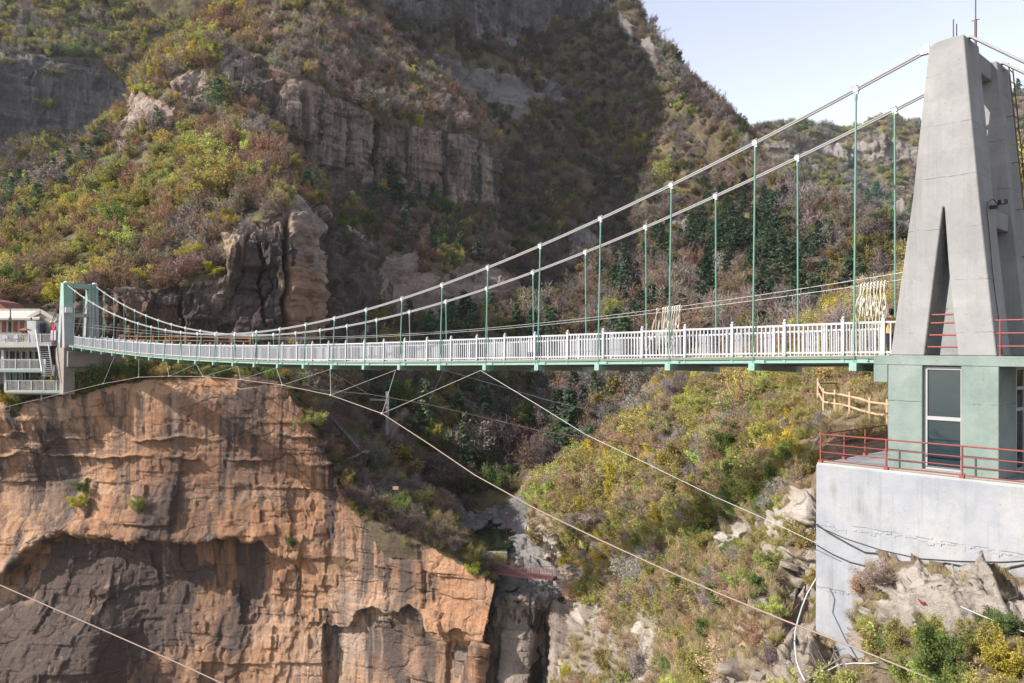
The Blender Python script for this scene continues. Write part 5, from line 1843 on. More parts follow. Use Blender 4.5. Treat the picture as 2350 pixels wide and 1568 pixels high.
tree('sandstone_cliff', 200, 900, 76, 'leafy', 'green', 'shrub', 'fresh green bush beside the far tower pier', 'shrub', wide=1.2)
tree('sandstone_cliff', 240, 890, 66, 'leafy', 'green', 'shrub', 'rounded green bush under the far end of the deck', 'shrub', wide=1.2)
tree('sandstone_cliff', 166, 908, 78, 'leafy', 'olive', 'shrub', 'yellow green bush on the cliff lip below the far tower pier', 'shrub', wide=1.0)
tree('sandstone_cliff', 14, 928, 46, 'blossom', 'yellow', 'shrub', 'yellow flowering bush below the lowest balcony', 'shrub', wide=1.2)
tree('sandstone_cliff', 42, 942, 36, 'leafy', 'green', 'shrub', 'green bush below the lowest balcony right of the yellow one', 'shrub', wide=1.4)
tree('sandstone_cliff', 505, 872, 34, 'leafy', 'green', 'shrub', 'low green bush on the cliff edge under mid span', 'shrub', wide=1.4)
for px, py, h, k, tn, lb in [
        (1700, 1110, 92, 'leafy', 'green', 'big green bush on the right slope left of the retaining wall'), (1772, 1140, 80, 'leafy', 'green', 'green bush nearest the upper left corner of the retaining wall'),
        (1636, 1215, 104, 'leafy', 'olive', 'olive bush beside the dark layered rock outcrop'), (1600, 1240, 70, 'leafy', 'lime', 'lime green bush left of the dark layered rock outcrop'),
        (1560, 1062, 60, 'blossom', 'yellow', 'yellow bush high on the middle of the right slope'), (1418, 1110, 62, 'blossom', 'yellow', 'yellow bush at the left brink of the right slope'),
        (1352, 1180, 62, 'blossom', 'yellow', 'yellow bush above the little red bridge on the right slope'), (1300, 1170, 56, 'twiggy', 'tan', 'tan bush leaning out over the stream gorge'),
        (1850, 1075, 70, 'blossom', 'yellow', 'yellow flowering bush under the platform railing corner'), (1600, 1000, 80, 'leafy', 'olive', 'olive bush on the upper right slope under the deck'),
        (1810, 900, 76, 'leafy', 'olive', 'olive bush left of the wooden fence'), (1720, 920, 70, 'twiggy', 'tan', 'tan twiggy bush under the third crossbeam from the near tower'),
        (1660, 1395, 74, 'leafy', 'green', 'green bush in the middle of the lower rocky slope'), (1560, 1390, 84, 'leafy', 'olive', 'olive bush above the pale fluted rock'),
        (1520, 1290, 60, 'twiggy', 'grey', 'grey twiggy bush crossed by the rusty guy rope'), (1470, 1180, 66, 'twiggy', 'grey', 'grey leafless bush in the middle of the right slope'),
        (1905, 1003, 50, 'twiggy', 'tan', 'tan twiggy bush in front of the wooden fence'), (1985, 1012, 44, 'leafy', 'olive', 'small olive bush between the wooden fence and the platform railing'), (1880, 985, 60, 'twiggy', 'grey', 'grey twiggy bush at the left end of the wooden fence'), (1945, 1018, 40, 'twiggy', 'grey', 'low grey bush behind the platform railing'),
        (1620, 1540, 70, 'leafy', 'olive', 'olive bush near the bottom edge below the rusty guy rope')]:
    tree('right_slope', px, py, h, k, tn, 'shrub', lb, 'shrub', wide=1.15)
for px, py, h, k, tn, lb in [
        (2140, 1545, 130, 'leafy', 'green', 'large green bush at the bottom in front of the rock ledge'), (2052, 1500, 92, 'leafy', 'olive', 'olive bush at the foot of the concrete wall'),
        (2305, 1545, 118, 'blossom', 'yellow', 'yellow green bush in the bottom right corner'), (2240, 1500, 90, 'leafy', 'olive', 'olive bush under the dark overhang at the bottom right'),
        (2210, 1590, 84, 'leafy', 'lime', 'lime green bush at the bottom edge between the big green bush and the corner'), (2015, 1590, 60, 'leafy', 'green', 'small green bush at the bottom edge under the guy rope end')]:
    tree('right_slope', px, py, h, k, tn, 'shrub', lb, 'shrub', wide=1.0, mul=.9)
tree('right_slope', 2400, 560, 330, 'leafy', 'olive', 'tree', 'tall yellow green tree seen past the right side of the near tower', wide=.62)

# ---------------------------------------------------------------- loose boulders
def boulder_mesh(seed):
    R = np.random.default_rng(seed)
    n = 9
    g = np.linspace(-1, 1, n)
    V, Fc = [], []
    for ax in range(3):
        for s in (-1, 1):
            b = len(V)
            for i in range(n):
                for j in range(n):
                    q = [0, 0, 0]; q[ax] = s; q[(ax + 1) % 3] = g[i]; q[(ax + 2) % 3] = g[j] * s
                    V.append(q)
            for i in range(n - 1):
                for j in range(n - 1):
                    Fc.append((b + i * n + j, b + (i + 1) * n + j, b + (i + 1) * n + j + 1, b + i * n + j + 1))
    V = np.array(V, float)
    r = np.linalg.norm(V, axis=1, keepdims=True)
    V = V * (.72 + .28 / r)
    V = V * (1 + .35 * fbm(V * 1.1 + seed, 3, seed)[:, None]) + .10 * (blocks(V[:, 0], V[:, 2], .35, 5, seed)[:, None] - .5) * V / r
    # shear planes
    for k in range(11):
        d = R.normal(size=3); d /= np.linalg.norm(d)
        o = R.uniform(.5, .78)
        e = np.maximum(V @ d - o, 0)
        V = V - e[:, None] * d
    me = mesh_np('boulder', V, np.array(Fc), M_stone)
    fattr(me, 'rock', np.ones(len(V))); fattr(me, 'stain', np.full(len(V), .15))
    return me


BO = [boulder_mesh(s) for s in (1, 2, 3, 4)]
BO2 = [boulder_mesh(s) for s in (5, 6, 7)]
for m_ in BO2: m_.materials[0] = M_bed
bl = [(1765, 1265, 26), (1790, 1282, 30), (1812, 1300, 22), (1838, 1335, 22), (1758, 1385, 30), (1838, 1475, 24), (1700, 1448, 30), (1728, 1452, 26), (1805, 1512, 34), (1850, 1545, 36), (1898, 1545, 24), (1925, 1560, 22), (1700, 1545, 34), (1745, 1556, 28), (1640, 1232, 26), (1668, 1238, 24), (1700, 1232, 26), (1748, 1210, 26), (1790, 1205, 24), (1480, 1300, 20), (1500, 1410, 26), (1475, 1440, 26), (1930, 1560, 22)]
for i, (px, py, h) in enumerate(bl):
    p = ground('right_slope', px, py)
    s = h * p.y / F
    o = bpy.data.objects.new('boulder', BO[i % 4]); COL.objects.link(o)
    o.location = p + Vector((0, 0, .05 * s)); o.scale = (s * random.uniform(.8, 1.3), s * random.uniform(.8, 1.2), s * random.uniform(.5, .85))
    o.rotation_euler = (random.uniform(-.25, .25), random.uniform(-.25, .25), random.uniform(0, 6.28))
    tag(o, 'pale broken boulder lodged in the dry grass of the right slope', 'boulder', 'boulders on the right slope')
for px, py, w_, h_, lb in [(1134, 1226, 20, 15, 'flat pale boulder in the dark pool'), (1168, 1262, 15, 13, 'grey boulder on the bank right of the little dam'), (1192, 1296, 20, 13, 'pale boulder behind the little red bridge'), (1168, 1340, 26, 10, 'rounded grey boulder under the little red bridge'), (1226, 1376, 16, 8, 'pale boulder at the lip of the waterfall'), (1148, 1198, 26, 9, 'long grey slab upstream of the pool'), (1105, 1186, 24, 8, 'low grey slab at the head of the stream')]:
    p = ground('stream_bed', px, py)
    s = p.y / F
    o = bpy.data.objects.new('boulder', boulder_mesh(20 + px)); COL.objects.link(o)
    o.data.materials[0] = M_bed
    o.location = p; o.scale = (w_ * s, w_ * s * .9, h_ * s); o.rotation_euler = (0, 0, px)
    tag(o, lb, 'boulder')

R_ = random.Random(11)
for px, py in [(1120, 1192), (1140, 1204), (1152, 1216), (1176, 1240), (1185, 1262), (1160, 1302), (1178, 1310), (1205, 1344), (1150, 1352), (1185, 1362), (1216, 1360), (1135, 1348), (1240, 1352), (1098, 1178), (1128, 1178)]:
    p = ground('stream_bed', px, py)
    s = R_.uniform(6, 13) * p.y / F
    o = bpy.data.objects.new('boulder', BO2[R_.randrange(3)]); COL.objects.link(o)
    o.location = p; o.scale = (s * R_.uniform(.9, 1.5), s, s * R_.uniform(.4, .7)); o.rotation_euler = (R_.uniform(-.2, .2), R_.uniform(-.2, .2), R_.uniform(0, 6))
    tag(o, 'small grey boulder strewn along the stream bed', 'boulder', 'boulders along the stream bed')

# ---------------------------------------------------------------- wooden fence on the path
M_log = paint('pale_peeled_log', (0.42, 0.29, 0.175), 0.7, 0.4, (0.25, .14, .07), 4)
M_log2 = paint('brown_log', (0.33, 0.17, 0.07), 0.7, 0.4, (0.2, .1, .05), 4)


def log_fence(name, posts, h, mat, label, rails=(.92, .5), r=.055, over=.12):
    """posts: ground points"""
    e = empty(name, posts[0], label, 'fence')
    for p in posts:
        mb = MB(); mb.tube([p - Vector((0, 0, .4)), p + Vector((0, 0, h + over))], r * 1.1, 7)
        mb.build('post', mat, e)
    for z in rails:
        for a, b in zip(posts[:-1], posts[1:]):
            mb = MB(); mb.tube([a + Vector((0, 0, h * z)), (a + b) / 2 + Vector((0, 0, h * z + random.uniform(-.03, .03))), b + Vector((0, 0, h * z))], r, 7)
            mb.build('rail', mat, e)
    return e


fp = [PV(1962, 922, 42), PV(1925, 922, 42.5), PV(1877, 923, 41), PV(1890, 948, 38.6), PV(1916, 953, 37.4), PV(1950, 961, 36), PV(1996, 976.5, 34.2), PV(2036, 984, 32.6), PV(2075, 990, 31.2)]
log_fence('wooden_fence', fp, 1.08, M_log, 'peeled log fence curving round the path beside the base room')
mb = MB()
pth = [(PV(1900, 905, 44), PV(1886, 948, 38.4)), (PV(1935, 905, 43), PV(1918, 955, 37.2)), (PV(1965, 908, 42), PV(1952, 963, 35.8)), (PV(2010, 915, 40), PV(1998, 978, 34)), (PV(2060, 925, 37), PV(2040, 988, 32.2)), (PV(2140, 935, 34), PV(2110, 1000, 30))]
vv = [q for a in pth for q in a]
mb.poly([q + Vector((0, 0, .02)) for q in vv] + [q - Vector((0, 0, .35)) for q in vv], [(2 * i, 2 * i + 1, 2 * i + 3, 2 * i + 2) for i in range(5)] + [(12 + 2 * i + 1, 2 * i + 1 + 12 + 2, 2 * i + 3, 2 * i + 1) for i in range(5)])
tag(mb.build('path', concrete('dusty_path', (.42, .36, .29), streak=.1, lines=False)), 'pale dusty footpath curving behind the base room', kind='structure')

# log rail along the path behind the bridge
mb = MB()
a, b = P(215, 785, 110), P(600, 786, 112)
mb.hexa([(a[0], 109, -4), (b[0], 109, -4), (b[0], 118, -4), (a[0], 118, -4), (a[0], 109, .55), (b[0], 109, .55), (b[0], 118, .75), (a[0], 118, .75)])
tag(mb.build('path', concrete('stone_path', (.26, .2, .16), streak=.3, lines=False)), 'stone footpath along the foot of the brown wall behind the far half of the bridge', kind='structure')
fx = [(275, 110), (313, 110), (351, 110), (389, 110), (425, 110), (462, 110), (500, 110.5), (528, 111), (575, 111.5)]
log_fence('wooden_fence', [Vector((P(x, 800, d)[0], d, .55)) for x, d in fx], 1.25, M_log2, 'brown log rail fence along the path behind the far half of the bridge', r=.07)

# ---------------------------------------------------------------- hoses, pipes, odds and ends on the slope
M_hose = paint('white_hose', (0.40, 0.40, 0.385), 0.5, 0.4)


def lay(pts, r, mat, name, label, cat):
    mb = MB(); mb.tube([PV(*q) for q in pts], r, 6)
    return tag(mb.build(name, mat), label, cat)


lay([(1873, 1328, 25.3), (1866, 1340, 25.1), (1852, 1364, 25.1), (1840, 1395, 24.6), (1831, 1425, 24), (1825, 1450, 23.5), (1823.6, 1475, 23), (1828, 1517, 21.9), (1838, 1545, 21.2), (1851, 1570, 20.6), (1870, 1610, 20)], .026, M_hose, 'white_hose', 'thick white hose curving down beside the corner of the concrete wall', 'hose')
lay([(1868, 1566, 20.3), (1890, 1544, 20.2), (1925, 1526, 20), (1960, 1522, 19.7), (1995, 1523, 19.3), (2040, 1518, 19.2)], .016, M_hose, 'white_hose', 'white hose lying across the rocks under the concrete wall', 'hose')
lay([(2140, 1526, 17.8), (2170, 1540, 17.6), (2200, 1554, 17.3), (2240, 1566, 17), (2290, 1582, 16.6)], .017, M_hose, 'white_hose', 'white hose at the bottom edge below the large green bush', 'hose')
lay([(2205, 1392, 20), (2250, 1412, 19.4), (2300, 1432, 18.8), (2360, 1454, 18), (2440, 1482, 17.4)], .014, M_hose, 'pale_line', 'thin pale line crossing the dark overhang at the bottom right', 'line')
br = MB()
br.tube([PV(1840, 1572, 20.2), PV(1880, 1540, 20), PV(1935, 1508, 19.8), PV(1980, 1512, 19.7)], [.04, .035, .025, .01], 6)
br.tube([PV(1905, 1524, 19.9), PV(1915, 1495, 19.9), PV(1940, 1488, 19.9)], [.02, .015, .006], 5)
tag(br.build('dead_branch', M_wood), 'dark dead branch lying below the corner of the concrete wall', 'branch')
cl = MB()
p0 = ground('right_slope', 1722, 1492)
R_ = np.random.default_rng(5)
gx = np.linspace(-.33, .33, 9); gy = np.linspace(-.22, .22, 7)
pts = [p0 + Vector((x, y, .28 + .12 * math.sin(x * 7 + y * 4) + R_.normal(0, .035) - .5 * abs(x) ** 2)) for y in gy for x in gx]
pts += [q - Vector((0, 0, .012)) for q in pts]
n_ = 63
cl.poly(pts, [(j * 9 + i, j * 9 + i + 1, (j + 1) * 9 + i + 1, (j + 1) * 9 + i) for j in range(6) for i in range(8)] + [(n_ + j * 9 + i, n_ + (j + 1) * 9 + i, n_ + (j + 1) * 9 + i + 1, n_ + j * 9 + i + 1) for j in range(6) for i in range(8)], True)
tag(cl.build('crumpled_cloth', paint('yellow_cloth', (.30, .24, .11), .8, .2)), 'crumpled yellow cloth caught on the dry slope', 'cloth')
st = MB(); st.tube([p0 + Vector((.1, -.1, .3)), p0 + Vector((.75, -.5, -.35))], .025, 5)
tag(st.build('stick', M_log), 'pale stick lying beside the crumpled yellow cloth', 'stick')
pr = ground('right_slope', 2112, 1384)
rg_ = MB(); rg_.tube([pr + Vector((-.10, -.05, .15)), pr + Vector((-.03, -.1, .05)), pr + Vector((.06, -.1, .06)), pr + Vector((.13, -.14, -.02))], [.015, .035, .03, .015], 6)
tag(rg_.build('red_rag', paint('red_rag', (.26, .035, .03), .8, .1)), 'red rag caught in the dry grass on the rock ledge', 'rag')

# ---------------------------------------------------------------- down in the gorge
M_pink = paint('faded_red_steel', (0.17, 0.07, 0.065), 0.6, 0.4, (.4, .3, .26), 3)
sb_ = empty('small_footbridge', PV(1196, 1324, 89.5), 'little faded red footbridge across the stream below the dam', 'footbridge')
a, b = PV(1122, 1315, 91), PV(1268, 1331, 88.2)
ax = (b - a).normalized()
cr2 = ax.cross(Vector((0, 0, 1))).normalized()
mb = MB()
for s in (0, 1.2): mb.bar(a - cr2 * s, b - cr2 * s, .08, .17)
mb.bar(a - cr2 * .6 + Vector((0, 0, .1)), b - cr2 * .6 + Vector((0, 0, .1)), 1.2, .05)
mb.build('deck', M_pink, sb_)
for s in (0.02, -1.22):
    mb = MB()
    for z in (.55, 1.12): mb.tube([a + cr2 * s + Vector((0, 0, z)), (a + b) / 2 + cr2 * s + Vector((0, 0, z - .12)), b + cr2 * s + Vector((0, 0, z))], .026, 5)
    for i in range(41):
        q = a + (b - a) * i / 40 + cr2 * s
        mb.tube([q, q + Vector((0, 0, 1.1 - .12 * math.sin(math.pi * i / 40)))], .045 if i % 8 == 0 else .018, 4)
    mb.build('railing', M_pink, sb_)
mb = MB()
q0 = PV(1268, 1336, 87.6)
for i in range(7):
    c = q0 + Vector((.25 + i * .27, -.2 - i * .14, -.1 - i * .2))
    mb.box(c, (.34, 1.5, .1))
mb.build('steps', concrete('pale_steps', (.5, .44, .4), lines=False), sb_)
dm = MB()
a, b = P(1106, 1291, 98.2), P(1164, 1268, 98.2)
dm.hexa([(a[0], 98.2, a[2] - 1), (b[0], 98.2, a[2] - 1), (b[0], 99, a[2] - 1), (a[0], 99, a[2] - 1), (a[0], 98.2, b[2]), (b[0], 98.2, b[2]), (b[0], 98.8, b[2]), (a[0], 98.8, b[2])])
tag(dm.build('dam', concrete('dam_concrete', (.28, .25, .22), seam=.5), bevel=.03), 'low grey concrete dam holding back the dark pool', 'dam')


def sign(px, py0, py1, pole_y, d, w, col, label, poler=.04, pcol=None):
    e = empty('sign', PV(px, pole_y, d), label, 'sign')
    mb = MB(); mb.tube([PV(px, pole_y, d), PV(px, py0, d)], poler, 5); mb.build('pole', pcol or M_iron, e)
    c = PV(px, (py0 + py1) / 2, d)
    mb = MB(); mb.box(c - Vector((0, .06, 0)), (w, .05, abs(py1 - py0) * d / F)); mb.build('board', paint('board_' + label[:6], col, .5, .15), e)


sign(1116, 1144, 1153, 1162, 126, .62, (.35, .45, .28), 'small pale green sign at the head of the stream')
sign(1214, 1207, 1218, 1236, 83, .38, (.75, .75, .68), 'small white sign on the right bank above the pool')
sign(908, 1116, 1124, 1136, 99, .7, (.45, .27, .14), 'small brown sign beside the lower stairs')
for px, y0, y1, d, lb in [(1162.5, 1178, 1229, 107, 'dark red post on the bank beside the pool'), (1220, 1194, 1236, 83.5, 'dark red post on the right bank above the little footbridge')]:
    e = empty('post', PV(px, y1, d), lb, 'post')
    mb = MB(); mb.tube([PV(px, y1 + 4, d), PV(px, y0, d)], .07, 6); mb.build('shaft', M_pink, e)
    mb = MB(); mb.box(PV(px, y0, d), (.22, .22, .1)); mb.build('cap', M_frame, e)
cf = empty('concrete_frame', PV(889, 985, 129), 'ruined pale concrete post and beam in the shaded gorge below the deck', 'frame')
M_cf = concrete('old_concrete', (.30, .29, .28), lines=False)
mb = MB(); mb.bar(PV(889, 998, 126), PV(889, 899, 126), .5, .45, (0, 1, 0)); mb.build('post', M_cf, cf)
mb = MB(); mb.bar(PV(850, 917, 126.5), PV(894, 919, 126.5), .3, .3); mb.build('beam', M_cf, cf)

# stairs down the shaded side of the orange cliff
stair = empty('stairway', PV(829, 1035, 103), 'grey zigzag stairway with red railings down the shaded side of the orange cliff', 'stairs')
M_step = concrete('stair_concrete', (.22, .21, .2), lines=False)


def flight(p, q, w=1.1, rail=True):
    p, q = Vector(p), Vector(q)
    d = q - p
    hd = Vector((d.x, d.y, 0))
    sd = Vector((0, 1, 0)) if abs(hd.x) > .01 else Vector((1, 0, 0))
    mb = MB()
    n = max(4, int(abs(d.z) / .26))
    mb.bar(p, q, .10, .16); mb.bar(p + sd * w, q + sd * w, .10, .16)
    for i in range(n):
        c = p + d * (i + .5) / n + sd * w / 2
        mb.box(c + Vector((0, 0, .08)), (abs(d.x) / n * 1.05 + .05, w, .07))
    mb.build('flight', M_step, stair)
    if rail:
        mb = MB()
        for s in (0, w):
            for z in (.5, 1.0): mb.tube([p + sd * s + Vector((0, 0, z)), q + sd * s + Vector((0, 0, z))], .03, 5)
            m = max(2, int(d.length / 1.4))
            for i in range(m + 1):
                g_ = p + d * i / m + sd * s
                mb.tube([g_, g_ + Vector((0, 0, 1.0))], .03, 5)
        mb.build('railing', M_pink, stair)


def landing(p, w, dp=1.4):
    p = Vector(p)
    mb = MB(); mb.box(p + Vector((w / 2, dp / 2, -.1)), (w, dp, .22)); mb.build('landing', M_step, stair)
    mb = MB()
    for z in (.3, .6, .9, 1.15):
        mb.tube([p + Vector((0, 0, z)), p + Vector((w, 0, z)), p + Vector((w, dp, z))], .03, 5)
    for x in (0, .5, 1): mb.tube([p + Vector((w * x, 0, 0)), p + Vector((w * x, 0, 1.15))], .035, 5)
    mb.build('railing', M_pink, stair)
    mb = MB()
    for x in (.1, .9): mb.tube([p + Vector((w * x, .2, 0)), p + Vector((w * x - .5, .6, -3.2))], .05, 5)
    mb.build('strut', M_iron, stair)


flight(PV(674, 892, 106.5), PV(728, 945, 105), rail=False)
landing(PV(728, 947, 104.8), 1.4)
flight(PV(751, 948, 104.6), PV(828, 1034, 102.5))
landing(PV(829, 1036, 102.4), .85)
flight(PV(788, 1060, 101.5), PV(826, 1042, 102.2))
flight(PV(788, 1060, 101.4), PV(818, 1084, 100.8), rail=False)
flight(PV(868, 1124, 99.6), PV(908, 1154, 98.6), rail=False)
flight(PV(908, 1156, 98.4), PV(972, 1198, 96.4))
# ================================================================ the terraced house by the far tower
M_cream = concrete('cream_plaster', (.44, .38, .27), (.3, .25, .18), None, .3, 9, False)
M_pale = concrete('white_plaster', (.48, .47, .45), (.3, .28, .25), None, .25, 9, False)
M_tile = paint('grey_roof_tiles', (.42, .38, .34), .8, .5, (.2, .17, .14), 6)
M_redw = paint('dark_red_shutter', (.16, .03, .03), .5, .3)
M_rail = paint('grey_white_rail', (.47, .47, .46), .5, .25, (.35, .3, .25), 4)
M_lav = paint('lavender_board', (.42, .40, .55), .6, .1)
M_floor = concrete('terrace_concrete', (.42, .40, .37), lines=False)
M_brownt = paint('brown_timber', (.22, .11, .06), .7, .4, (.1, .06, .04), 4)
_PV, _fb = PV, fb


def PV(x, y, d): return _PV(x, y, d + 3.0)        # the house stands a little way back from the cliff edge


def fb(mb, a, b, c, e, d, dep): return _fb(mb, a, b, c, e, d + 3.0, dep)


house = empty('terraced_house', PV(40, 850, 96), 'cream and white terraced house of three storeys with balconies at the far left edge', 'building')


def part(name, mat, boxes, parent=None, bevel=0):
    mb = MB()
    for q in boxes: fb(mb, *q)
    return mb.build(name, mat, parent or house, bevel=bevel)


def balcony_rail(px0, px1, ytop, ybot, d, every=3.2, posts=25):
    mb = MB()
    for y in (ytop, ybot - 1.5):
        a, b = PV(px0, y, d), PV(px1, y, d); mb.bar(a, b, .07, .07)
    x = px0
    while x <= px1:
        mb.bar(PV(x, ybot, d), PV(x, ytop, d), .035, .035, (0, 1, 0)); x += every
    x = px0
    while x <= px1 + .1:
        mb.bar(PV(x, ybot + 2, d - .02), PV(x, ytop - 1.2, d - .02), .1, .1, (0, 1, 0)); x += posts
    return mb.build('balcony_railing', M_rail, house)


XL = -150
part('terrace_slab', M_floor, [(XL, 118, 788, 792, 93.5, 12)])
part('wall', M_cream, [(XL, 61, 731, 789, 100, 6)])
for x0, x1, blue in ((-38, -30, 0), (-16, -8, 0), (4, 12.5, 0), (18.5, 25, 1), (30, 39, 0), (45, 54, 0)):
    w_ = part('window', M_cream, [(x0 - .8, x1 + .8, 737, 763, 99.93, .05)])
    mb = MB(); fb(mb, x0, x1, 738.5, 762, 99.86, .05); mb.build('shutter', M_redw if not blue else M_dark, w_)
# curved tiled roofs, ridges end to end
for x0, x1 in ((-60, -27), (-25, 22.5), (25.5, 72), (74, 93)):
    mb = MB()
    prof = [(0, 712), (1.2, 720), (2.2, 726), (3.2, 730.5)]
    if x0 == 74: x0 = 72.2
    front = []
    for k, (o_, y) in enumerate(prof):
        front.append((PV(x0 + (0 if k < 3 else 3), y + (0), 101.5 - o_ * .9), PV(x1 - (0 if k < 3 else 3), y, 101.5 - o_ * .9)))
    for (a, b), (c, e) in zip(front[:-1], front[1:]):
        t3 = Vector((0, .05, -.22))
        mb.hexa([a + t3, b + t3, e + t3, c + t3, a, b, e, c])
    a, b = front[0]
    for i in range(int((x1 - x0) / 3)):
        mb.ball(a + (b - a) * (i + .5) / max(1, int((x1 - x0) / 3)) + Vector((0, 0, .06)), .14, 6, 4)
    mb.build('roof', M_tile, house)
mb = MB()
g0 = [PV(60, 741, 99.4), PV(128, 741, 99.4), PV(128, 736, 99.4), PV(93, 714, 99.4), PV(62, 733, 99.4)]
mb.prism(g0, Vector((0, 3.5, 0)))
mb.build('gable', M_cream, house)
mb = MB()
mb.bar(PV(58, 734, 99.2), PV(93, 713.5, 99.2), .45, .16, (0, 1, 0)); mb.bar(PV(93, 713.5, 99.2), PV(130, 736, 99.2), .45, .16, (0, 1, 0))
mb.build('roof', M_tile, house)
part('anchor_block', M_pale, [(61, 82.5, 736.5, 789, 97.5, 2), (83, 92, 741, 789, 98.2, 2)])
part('wall', M_conc, [(97, 150, 741, 789, 99, .6)])
mb = MB(); mb.prism([PV(92, 742, 98), PV(97.5, 742, 98), PV(101, 789, 98), (PV(93, 789, 98))], Vector((0, .6, 0))); mb.build('door_gap', M_dark, house)
balcony_rail(XL, 118, 767, 788, 93.6, 2.6, 27)
part('hanging_board', M_lav, [(4, 17, 769.5, 777.5, 93.4, .06)])
part('hanging_board', M_lav, [(31, 41, 769.5, 777.5, 93.4, .06)])
# middle storey
part('eave', M_tile, [(XL, 86, 793, 796.5, 93.3, 3)] + [(x, x + 3.4, 796.5, 798.5, 93.3, .2) for x in range(-60, 84, 7)])
part('wall', M_conc, [(XL, 88, 797, 803, 94.4, 5)])
gl = part('window', M_glass, [(XL, 88, 803, 850, 95.2, .1)])
part('frame', M_cream, [(x, x + 2.6, 803, 850, 94.9, .25) for x in (-38, -24, -9, 8, 19, 33.6, 48, 63, 77)] + [(XL, 88, 803, 805, 94.85, .2), (XL, 88, 826, 828, 94.85, .2)], gl)
part('pillar', M_pale, [(2, 8.5, 803, 850, 93.8, .5)])
part('balcony_slab', M_floor, [(XL, 104, 847.5, 850.5, 93, 6)])
part('balcony_edge', M_green, [(XL, 104, 850.6, 853, 92.95, .4)])
balcony_rail(3, 102, 825, 848, 93.1, 2.7, 33)
part('corner_post', M_rail, [(100, 104.5, 824, 850, 92.9, .3)])
# lowest storey
part('wall', concrete('stone_plinth', (.26, .22, .19), lines=False), [(XL, 102, 853, 905, 96, 4)])
dk = part('window', M_glass, [(8, 70, 856, 880, 95.9, .08)])
part('frame', M_pale, [(x, x + 2, 856, 880, 95.75, .12) for x in (8, 22, 36, 50, 68)], dk)
part('pillar', M_pale, [(9, 13, 853, 899, 93.6, .3), (99, 102.5, 853, 899, 93.4, .25), (122, 124.5, 838, 899, 92.6, .2)])
part('balcony_slab', M_floor, [(10, 141, 898, 901, 92.2, 5)])
part('balcony_edge', M_green, [(20, 141, 901.2, 904.5, 92.3, .4)])
balcony_rail(14, 140, 874, 898.5, 92.3, 2.7, 29)
part('support_post', M_green, [(93, 96, 904.6, 920, 92.8, .3)])
# stairs between the terraces
mb = MB()
mb.bar(PV(82.5, 757, 92.6), PV(97, 852, 91), .16, .28); mb.bar(PV(111, 788, 93), PV(122, 862, 91.5), .10, .2)
mb.build('stringer', M_rail, house)
mb = MB()
for i in range(15):
    y = 797 + i * 4.7
    o_ = (y - 790) / 72
    mb.bar(PV(86 + 10 * o_, y, 94.2 - 2 * o_), PV(111 + 10 * o_, y, 94.2 - 2 * o_), .28, .045)
mb.build('stair_tread', M_rail, house)
part('stair_back', M_dark, [(87, 119, 793, 862, 95.6, .2)])

# brown roofed house behind
hb_ = empty('red_roofed_house', PV(-10, 735, 107), 'red brown roofed house half hidden behind the cream one', 'building')
mb = MB(); mb.prism([PV(-120, 718, 106), PV(-40, 684, 106), PV(-6, 692, 106), PV(26, 718, 106)], Vector((0, 5, 0))); mb.build('roof', paint('red_brown_roof', (.20, .08, .06), .8, .3), hb_)
mb = MB(); fb(mb, -110, 20, 718, 790, 106.4, 4); mb.build('wall', M_cream, hb_)

# timber parasol on the terrace
um = empty('timber_parasol', PV(57, 788, 95), 'brown timber parasol on splayed legs on the upper terrace', 'parasol')
c = PV(57, 757, 95)
mb = MB()
n = 10
top = c + Vector((0, 0, .28))
rim = [c + Vector((.80 * math.cos(2 * math.pi * i / n), .80 * math.sin(2 * math.pi * i / n), -.12 + .06 * (i % 2))) for i in range(n)]
mb.poly([top] + rim + [c + Vector((0, 0, -.06))], [(0, 1 + i, 1 + (i + 1) % n) for i in range(n)] + [(n + 1, 1 + (i + 1) % n, 1 + i) for i in range(n)])
mb.build('canopy', M_brownt, um)
for i in range(6):
    an = 2 * math.pi * i / 6 + .3
    mb = MB(); mb.tube([c + Vector((.18 * math.cos(an), .18 * math.sin(an), -.05)), PV(57, 788, 95) + Vector((.72 * math.cos(an), .72 * math.sin(an), 0))], .05, 5)
    mb.build('leg', M_brownt, um)
for z in (.5, .95):
    rr = .72 - .35 * z
    mb = MB(); mb.tube([PV(57, 788, 95) + Vector((rr * math.cos(a_), rr * math.sin(a_), z)) for a_ in np.linspace(0, 2 * math.pi, 7) + .3], .035, 5)
    mb.build('brace', M_brownt, um)
# red lamp post with twin white lamps
lp = empty('lamp_post', PV(122, 788, 96), 'red lamp post with two white lamps beside the far tower', 'lamp post')
M_rd = paint('bright_red_paint', (.55, .04, .07), .5, .15)
mb = MB(); mb.tube([PV(122, 788, 96), PV(122, 740, 96)], .07, 6); mb.bar(PV(118.5, 741.5, 96), PV(126, 741.5, 96), .1, .1); mb.build('pole', M_rd, lp)
for x in (118.5, 126): mb = MB(); mb.ball(PV(x, 739, 96), .15, 8, 6); mb.build('lamp', M_clamp, lp)
mb = MB(); fb(mb, 119, 126, 749, 757, 95.7, .3); mb.build('box', M_rd, lp)
nb = MB(); fb(nb, 116, 128, 758.5, 781, 96.6, .1)
tag(nb.build('notice_board', paint('poster_board', (.55, .58, .62), .5, .3, (.45, .40, .12), 1.2)), 'pale notice board on the wall behind the red lamp post', 'notice board')

PV, fb = _PV, _fb
